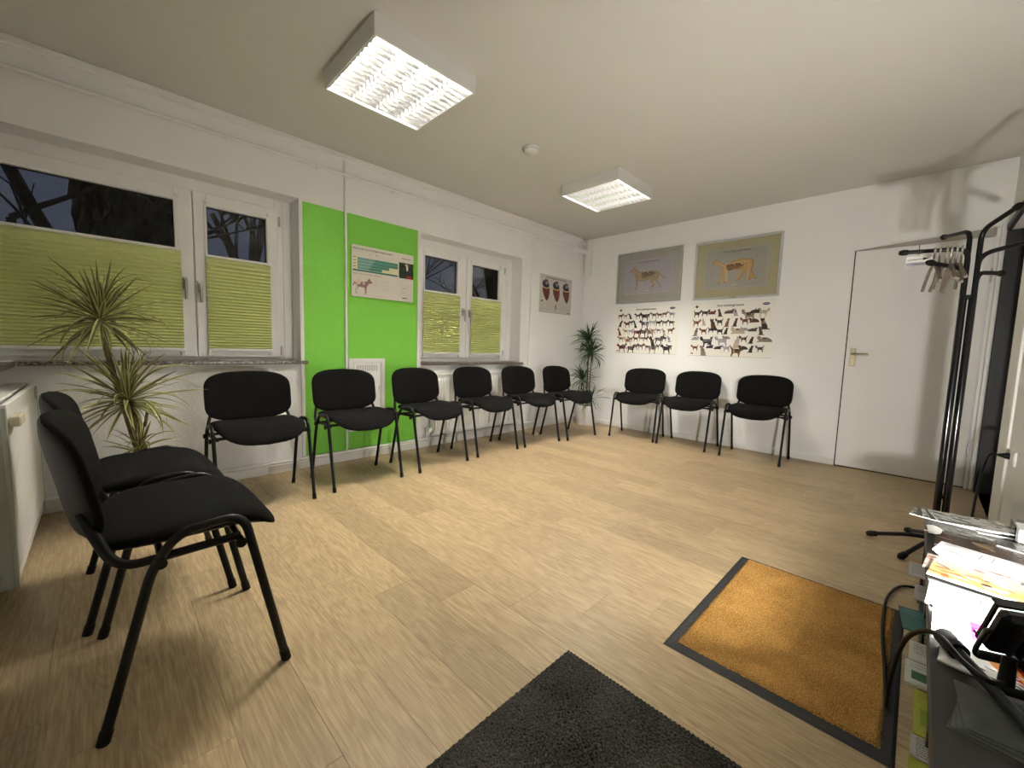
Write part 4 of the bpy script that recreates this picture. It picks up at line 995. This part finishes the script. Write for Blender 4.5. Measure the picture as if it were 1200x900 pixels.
b = MB(); n = 8; vs = []; fs = []
for k in range(n+1):
    t = k/n; z = ZT+.004+.020*math.sin(t*2.2)*(1-t)
    vs += [(3.515+t*.055, -2.640-t*.045, z), (3.520+t*.050, -2.735-t*.035, z*.5+(ZT+.004)*.5)]
    if k: fs.append((2*k-2, 2*k-1, 2*k+1, 2*k))
b.add(vs, fs, 0, True); b.add([(v[0], v[1], v[2]-.001) for v in vs], [f[::-1] for f in fs], 0, True); q = b.build('curled_sheet', M['paper']); tag(q, 'curled white sheet at the left shelf edge', 'sheet')
# plastic sleeves
for k in range(4):
    nm = ['lowest', 'second from below', 'third from below', 'topmost'][k]
    e = empty('plastic_sleeve', (3.648+k*.002, -3.79+k*.012, ZT+.0005+k*.003)); e.rotation_euler = (0, 0, math.radians(-12+k*5)); tag(e, 'clear plastic sleeve of the pile beside the flood lamp, '+nm, 'sleeve', 'plastic sleeves beside the flood lamp')
    MB().bbox(-.105, .105, -.07, .07, 0, .0016, .0004).build('sleeve', M['sleeve'], e)
# items on the lower board
def card(x0, x1, y0, y1, z, m, label, name='leaflet', cat='leaflet', t=.006, im=None, rot=0, group=None):
    e = empty(name, ((x0+x1)/2, (y0+y1)/2, z)); e.rotation_euler = (0, 0, rot); tag(e, label, cat, group); w, d = (x1-x0)/2, (y1-y0)/2
    MB().bbox(-w, w, -d, d, 0, t, .0008).build('pages', m, e)
    if im is not None:
        q = MB(); q.quad([(-w, -d, t+.0004), (w, -d, t+.0004), (w, d, t+.0004), (-w, d, t+.0004)]); q.build('cover', im, e)
    return e
def printed(base, ink, rows, seed, mark=None):
    random.seed(seed); c = Canvas(200, 140, base)
    for r__ in range(rows): c.textlines(14, 16+r__*16, 150, 1, 5, ink, 6)
    if mark: c.rect(18, 60, 60, 110, mark)
    return imgmat('leaflet_print', c.a)
Z2 = .2035
card(3.482, 3.60, -2.72, -2.585, Z2, M['paper'], 'white printed leaflet on the lower board at the far end', im=printed((.78, .78, .80), (.2, .2, .25), 7, 1))
card(3.500, 3.62, -2.92, -2.80, Z2, M['paper'], 'narrow white leaflet on the lower board behind the teal one', im=printed((.72, .72, .72), (.3, .3, .3), 4, 2))
card(3.470, 3.60, -3.155, -3.01, Z2, M['teal'], 'dark teal leaflet sticking out of the lower board', t=.004, im=printed((.12, .34, .34), (.4, .6, .58), 2, 3), rot=.1)
card(3.492, 3.62, -3.33, -3.225, Z2, M['paper'], 'white leaflet with green rim on the lower board', im=printed((.80, .80, .76), (.25, .3, .25), 5, 4))
card(3.486, 3.62, -3.445, -3.335, Z2, M['paper'], 'white leaflet with green mark, below the lamp cable', im=printed((.82, .83, .80), (.6, .65, .6), 2, 5, (.2, .4, .2)))
card(3.503, 3.63, -3.63, -3.46, Z2, M['lime'], 'lime green leaflet on the lower board', im=printed((.66, .68, .22), (.45, .52, .14), 1, 6, (.48, .56, .16)))
card(3.500, 3.62, -3.70, -3.635, Z2, M['paper'], 'black and white speckled card between lime leaflets', im=printed((.7, .7, .7), (.08, .08, .08), 8, 8))
card(3.497, 3.62, -3.88, -3.71, Z2, M['lime'], 'second lime leaflet nearest the camera on the lower board', im=printed((.58, .60, .16), (.55, .58, .15), 1, 7))
# acrylic holder
h_ = empty('leaflet_holder', (3.775, -2.56, ZT)); tag(h_, 'clear acrylic leaflet holder against the right wall', 'holder')
b = MB(); b.box(-.045, .045, -.055, -.052, 0.0, .09); b.box(-.045, .045, .052, .055, 0.0, .12); b.box(-.045, -.042, -.055, .055, 0, .06); b.box(-.045, .045, -.055, .055, 0, .003); b.build('holder_shell', M['acrylic'], h_)
e = MB(); e.bbox(-.035, .038, -.048, .048, 0, .05, .001); lf = e.build('leaflet', M['paper'], None, (3.775, -2.56, ZT+.0035)); tag(lf, 'stack of white leaflets inside the acrylic holder', 'leaflet')
b = MB(); b.bbox(-.003, 0, -.11, .11, -.15, .15, .001); q = b.build('notice_sheet', M['blue'], None, (XE-.001, -2.10, .43)); tag(q, 'dark blue notice sheet at the right edge of the wall', 'notice')

# ================================================================== FLOOD LAMP on the shelf
f_ = empty('flood_lamp', (3.625, -3.66, ZT)); tag(f_, 'small black flood lamp on the shelf, seen from behind, switched on', 'lamp')
def FL(x): return local(x, f_)
for (p, q) in (((3.540, -3.555, ZT+.021), (3.660, -3.845, ZT+.021)), ((3.645, -3.505, ZT+.021), (3.750, -3.800, ZT+.021))):
    p, q = Vector(p), Vector(q); d = (q-p).normalized()
    lg = FL(MB().tube([p, q], .010, 12).build('stand_leg', M['blackplastic'], f_))
    for s_, e_ in ((p, d), (q, -d)):
        b = MB(); rr = []; pp = []
        for k in range(13): pp.append(s_-e_*.012+e_*.0045*k); rr.append(.016 if k % 2 else .0185)
        b.tube(pp, .016, 14, radii=rr); b.build('ribbed_cap', M['blackplastic'], lg)
FL(MB().tube([(3.590, -3.68, ZT+.021), (3.700, -3.65, ZT+.021)], .009, 10).build('cross_tube', M['blackplastic'], f_))
FL(MB().tube(fillet([(3.612, -3.665, ZT+.024), (3.614, -3.655, ZT+.075)], .01), .010, 12, radii=[.012, .010]).build('neck', M['blackplastic'], f_))
hd = empty('lamp_head', (3.648, -3.615, .50)); hd.parent = f_; hd.location = Vector((3.648, -3.615, .50))-f_.location
hd.rotation_euler = (math.radians(20), 0, math.radians(28))     # faces the far wall, tipped a little upwards
b = MB(); b.bbox(-.068, .068, -.014, .016, -.052, .052, .010); b.build('housing', M['blackplastic'], hd)
b = MB(); b.bbox(-.062, .062, .016, .036, -.050, -.044, .001); b.bbox(-.062, .062, .016, .036, .044, .050, .001); b.bbox(-.066, -.060, .016, .024, -.050, .050, .001); b.bbox(.060, .066, .016, .024, -.050, .050, .001); b.build('bezel_baffle', M['blackplastic'], hd)  # deep top and bottom lips added to keep lamp light off ceiling and booklets
b = MB()
for k in range(7): b.bbox(-.045+k*.015-.002, -.045+k*.015+.002, -.028, -.012, -.036, .036, .001)
q = b.build('cooling_fins', M['blackplastic'], hd)
b = MB(); b.box(-.038, .038, .0162, .0175, -.022, .028); b.build('light_panel', M['flood'], hd)
b = MB(); b.tube(fillet([(-.070, 0, 0), (-.078, -.004, 0), (-.078, -.004, -.066), (.0, -.004, -.072), (.078, -.004, -.066), (.078, -.004, 0), (.070, 0, 0)], .012), .004, 8, ry=.009, side=None); b.build('bracket', M['blackplastic'], hd)
# cables
def cable(pts, r, label):
    b = MB(); b.tube(spline(pts, 8), r, 8); q = b.build('cable', M['blackplastic']); tag(q, label, 'cable')
cable([(3.607, -3.69, .425), (3.585, -3.70, .425), (3.555, -3.668, .428), (3.515, -3.615, .440), (3.478, -3.53, .36), (3.462, -3.40, .18), (3.460, -3.30, .030), (3.458, -3.22, .018), (3.447, -3.08, .018), (3.430, -2.84, .018), (3.428, -2.62, .018), (3.440, -2.48, .012), (3.475, -2.36, .008), (3.545, -2.33, .008), (3.62, -2.35, .008)], .0052, 'black cable of the flood lamp looping over the shelf edge to the floor')
cable([(3.792, -1.425, .515), (3.755, -1.43, .505), (3.72, -1.60, .40), (3.69, -1.85, .22), (3.68, -2.10, .06), (3.69, -2.30, .008), (3.66, -2.38, .008)], .0055, 'black cable hanging from the plug in the right wall')
b = MB(); b.tube([(3.8275, -1.425, .515), (3.815, -1.425, .515), (3.80, -1.425, .515), (3.785, -1.425, .515)], .017, 12, radii=[.018, .017, .011, .007]); q = b.build('plug', M['blackplastic']); tag(q, 'black plug in the double socket on the right wall', 'plug')

# ================================================================== OUTSIDE
struct(box('ground', -30, -.6, -30, 40, -1.2, -1.0, M['ground']), 'dark ground outside the windows')
def tree(x, y, hgt, seed, label):
    rnd = random.Random(seed); b = MB()
    def grow(p, d, L, r, lv):
        n = 4; pts = [p]; q = p
        for k in range(n): d = (d+Vector((rnd.uniform(-.12, .12), rnd.uniform(-.12, .12), rnd.uniform(-.03, .08)))).normalized(); q = q+d*L/n; pts.append(q)
        b.tube(pts, r, 5 if lv < 2 else 3, cap=False, radii=[r*(1-.5*k/n) for k in range(n+1)])
        if lv < 4:
            for k in range(3 if lv < 3 else 4):
                a = rnd.uniform(.35, .95); i = rnd.choice(range(2, n+1)); ax = Vector((rnd.uniform(-1, 1), rnd.uniform(-1, 1), rnd.uniform(-.2, .5))).normalized()
                grow(pts[i], (d*math.cos(a)+ax*math.sin(a)).normalized(), L*rnd.uniform(.55, .75), r*.5, lv+1)
    o = empty('bare_tree', (x, y, -1.0)); tag(o, label, 'tree', 'bare trees outside the windows')
    grow(Vector((0, 0, 0)), Vector((0, 0, 1)), hgt*.42, hgt*.022, 0)
    t = MB(); cut = 4*5; b.build('trunk_and_branches', M['bark'], o); return o
tree(-5.2, .9, 7.5, 3, 'bare tree seen in the left pane of the small window')
tree(-4.6, 2.7, 6.8, 8, 'bare tree seen in the right pane of the small window')
tree(-5.5, -2.75, 7.8, 11, 'bare tree seen in the narrow right pane of the large window')
tree(-4.6, -5.25, 7.4, 14, 'bare tree seen at the far left of the large window')
# tall evergreen screen behind the trees left of the house corner
b = MB(); nx, nz = 50, 26; vs = []; rg = np.random.RandomState(9)
for j in range(nz+1):
    for i in range(nx+1):
        y = -5.15+2.1*i/nx; z = -1+8.2*j/nz; vs.append((-9+rg.uniform(-.5, .5)+.25*math.sin(y*3), y+rg.uniform(-.1, .1), z+(rg.uniform(-.8, .8) if j == nz else 0)))
fs = [(j*(nx+1)+i, j*(nx+1)+i+1, (j+1)*(nx+1)+i+1, (j+1)*(nx+1)+i) for j in range(nz) for i in range(nx)]
b.add(vs, fs); b.add([(v[0]-1.5, v[1], v[2]) for v in vs], [f[::-1] for f in fs]); q = b.build('evergreen_hedge', M['hedge']); tag(q, 'tall dark evergreen hedge outside beyond the large window', 'hedge', kind='stuff')
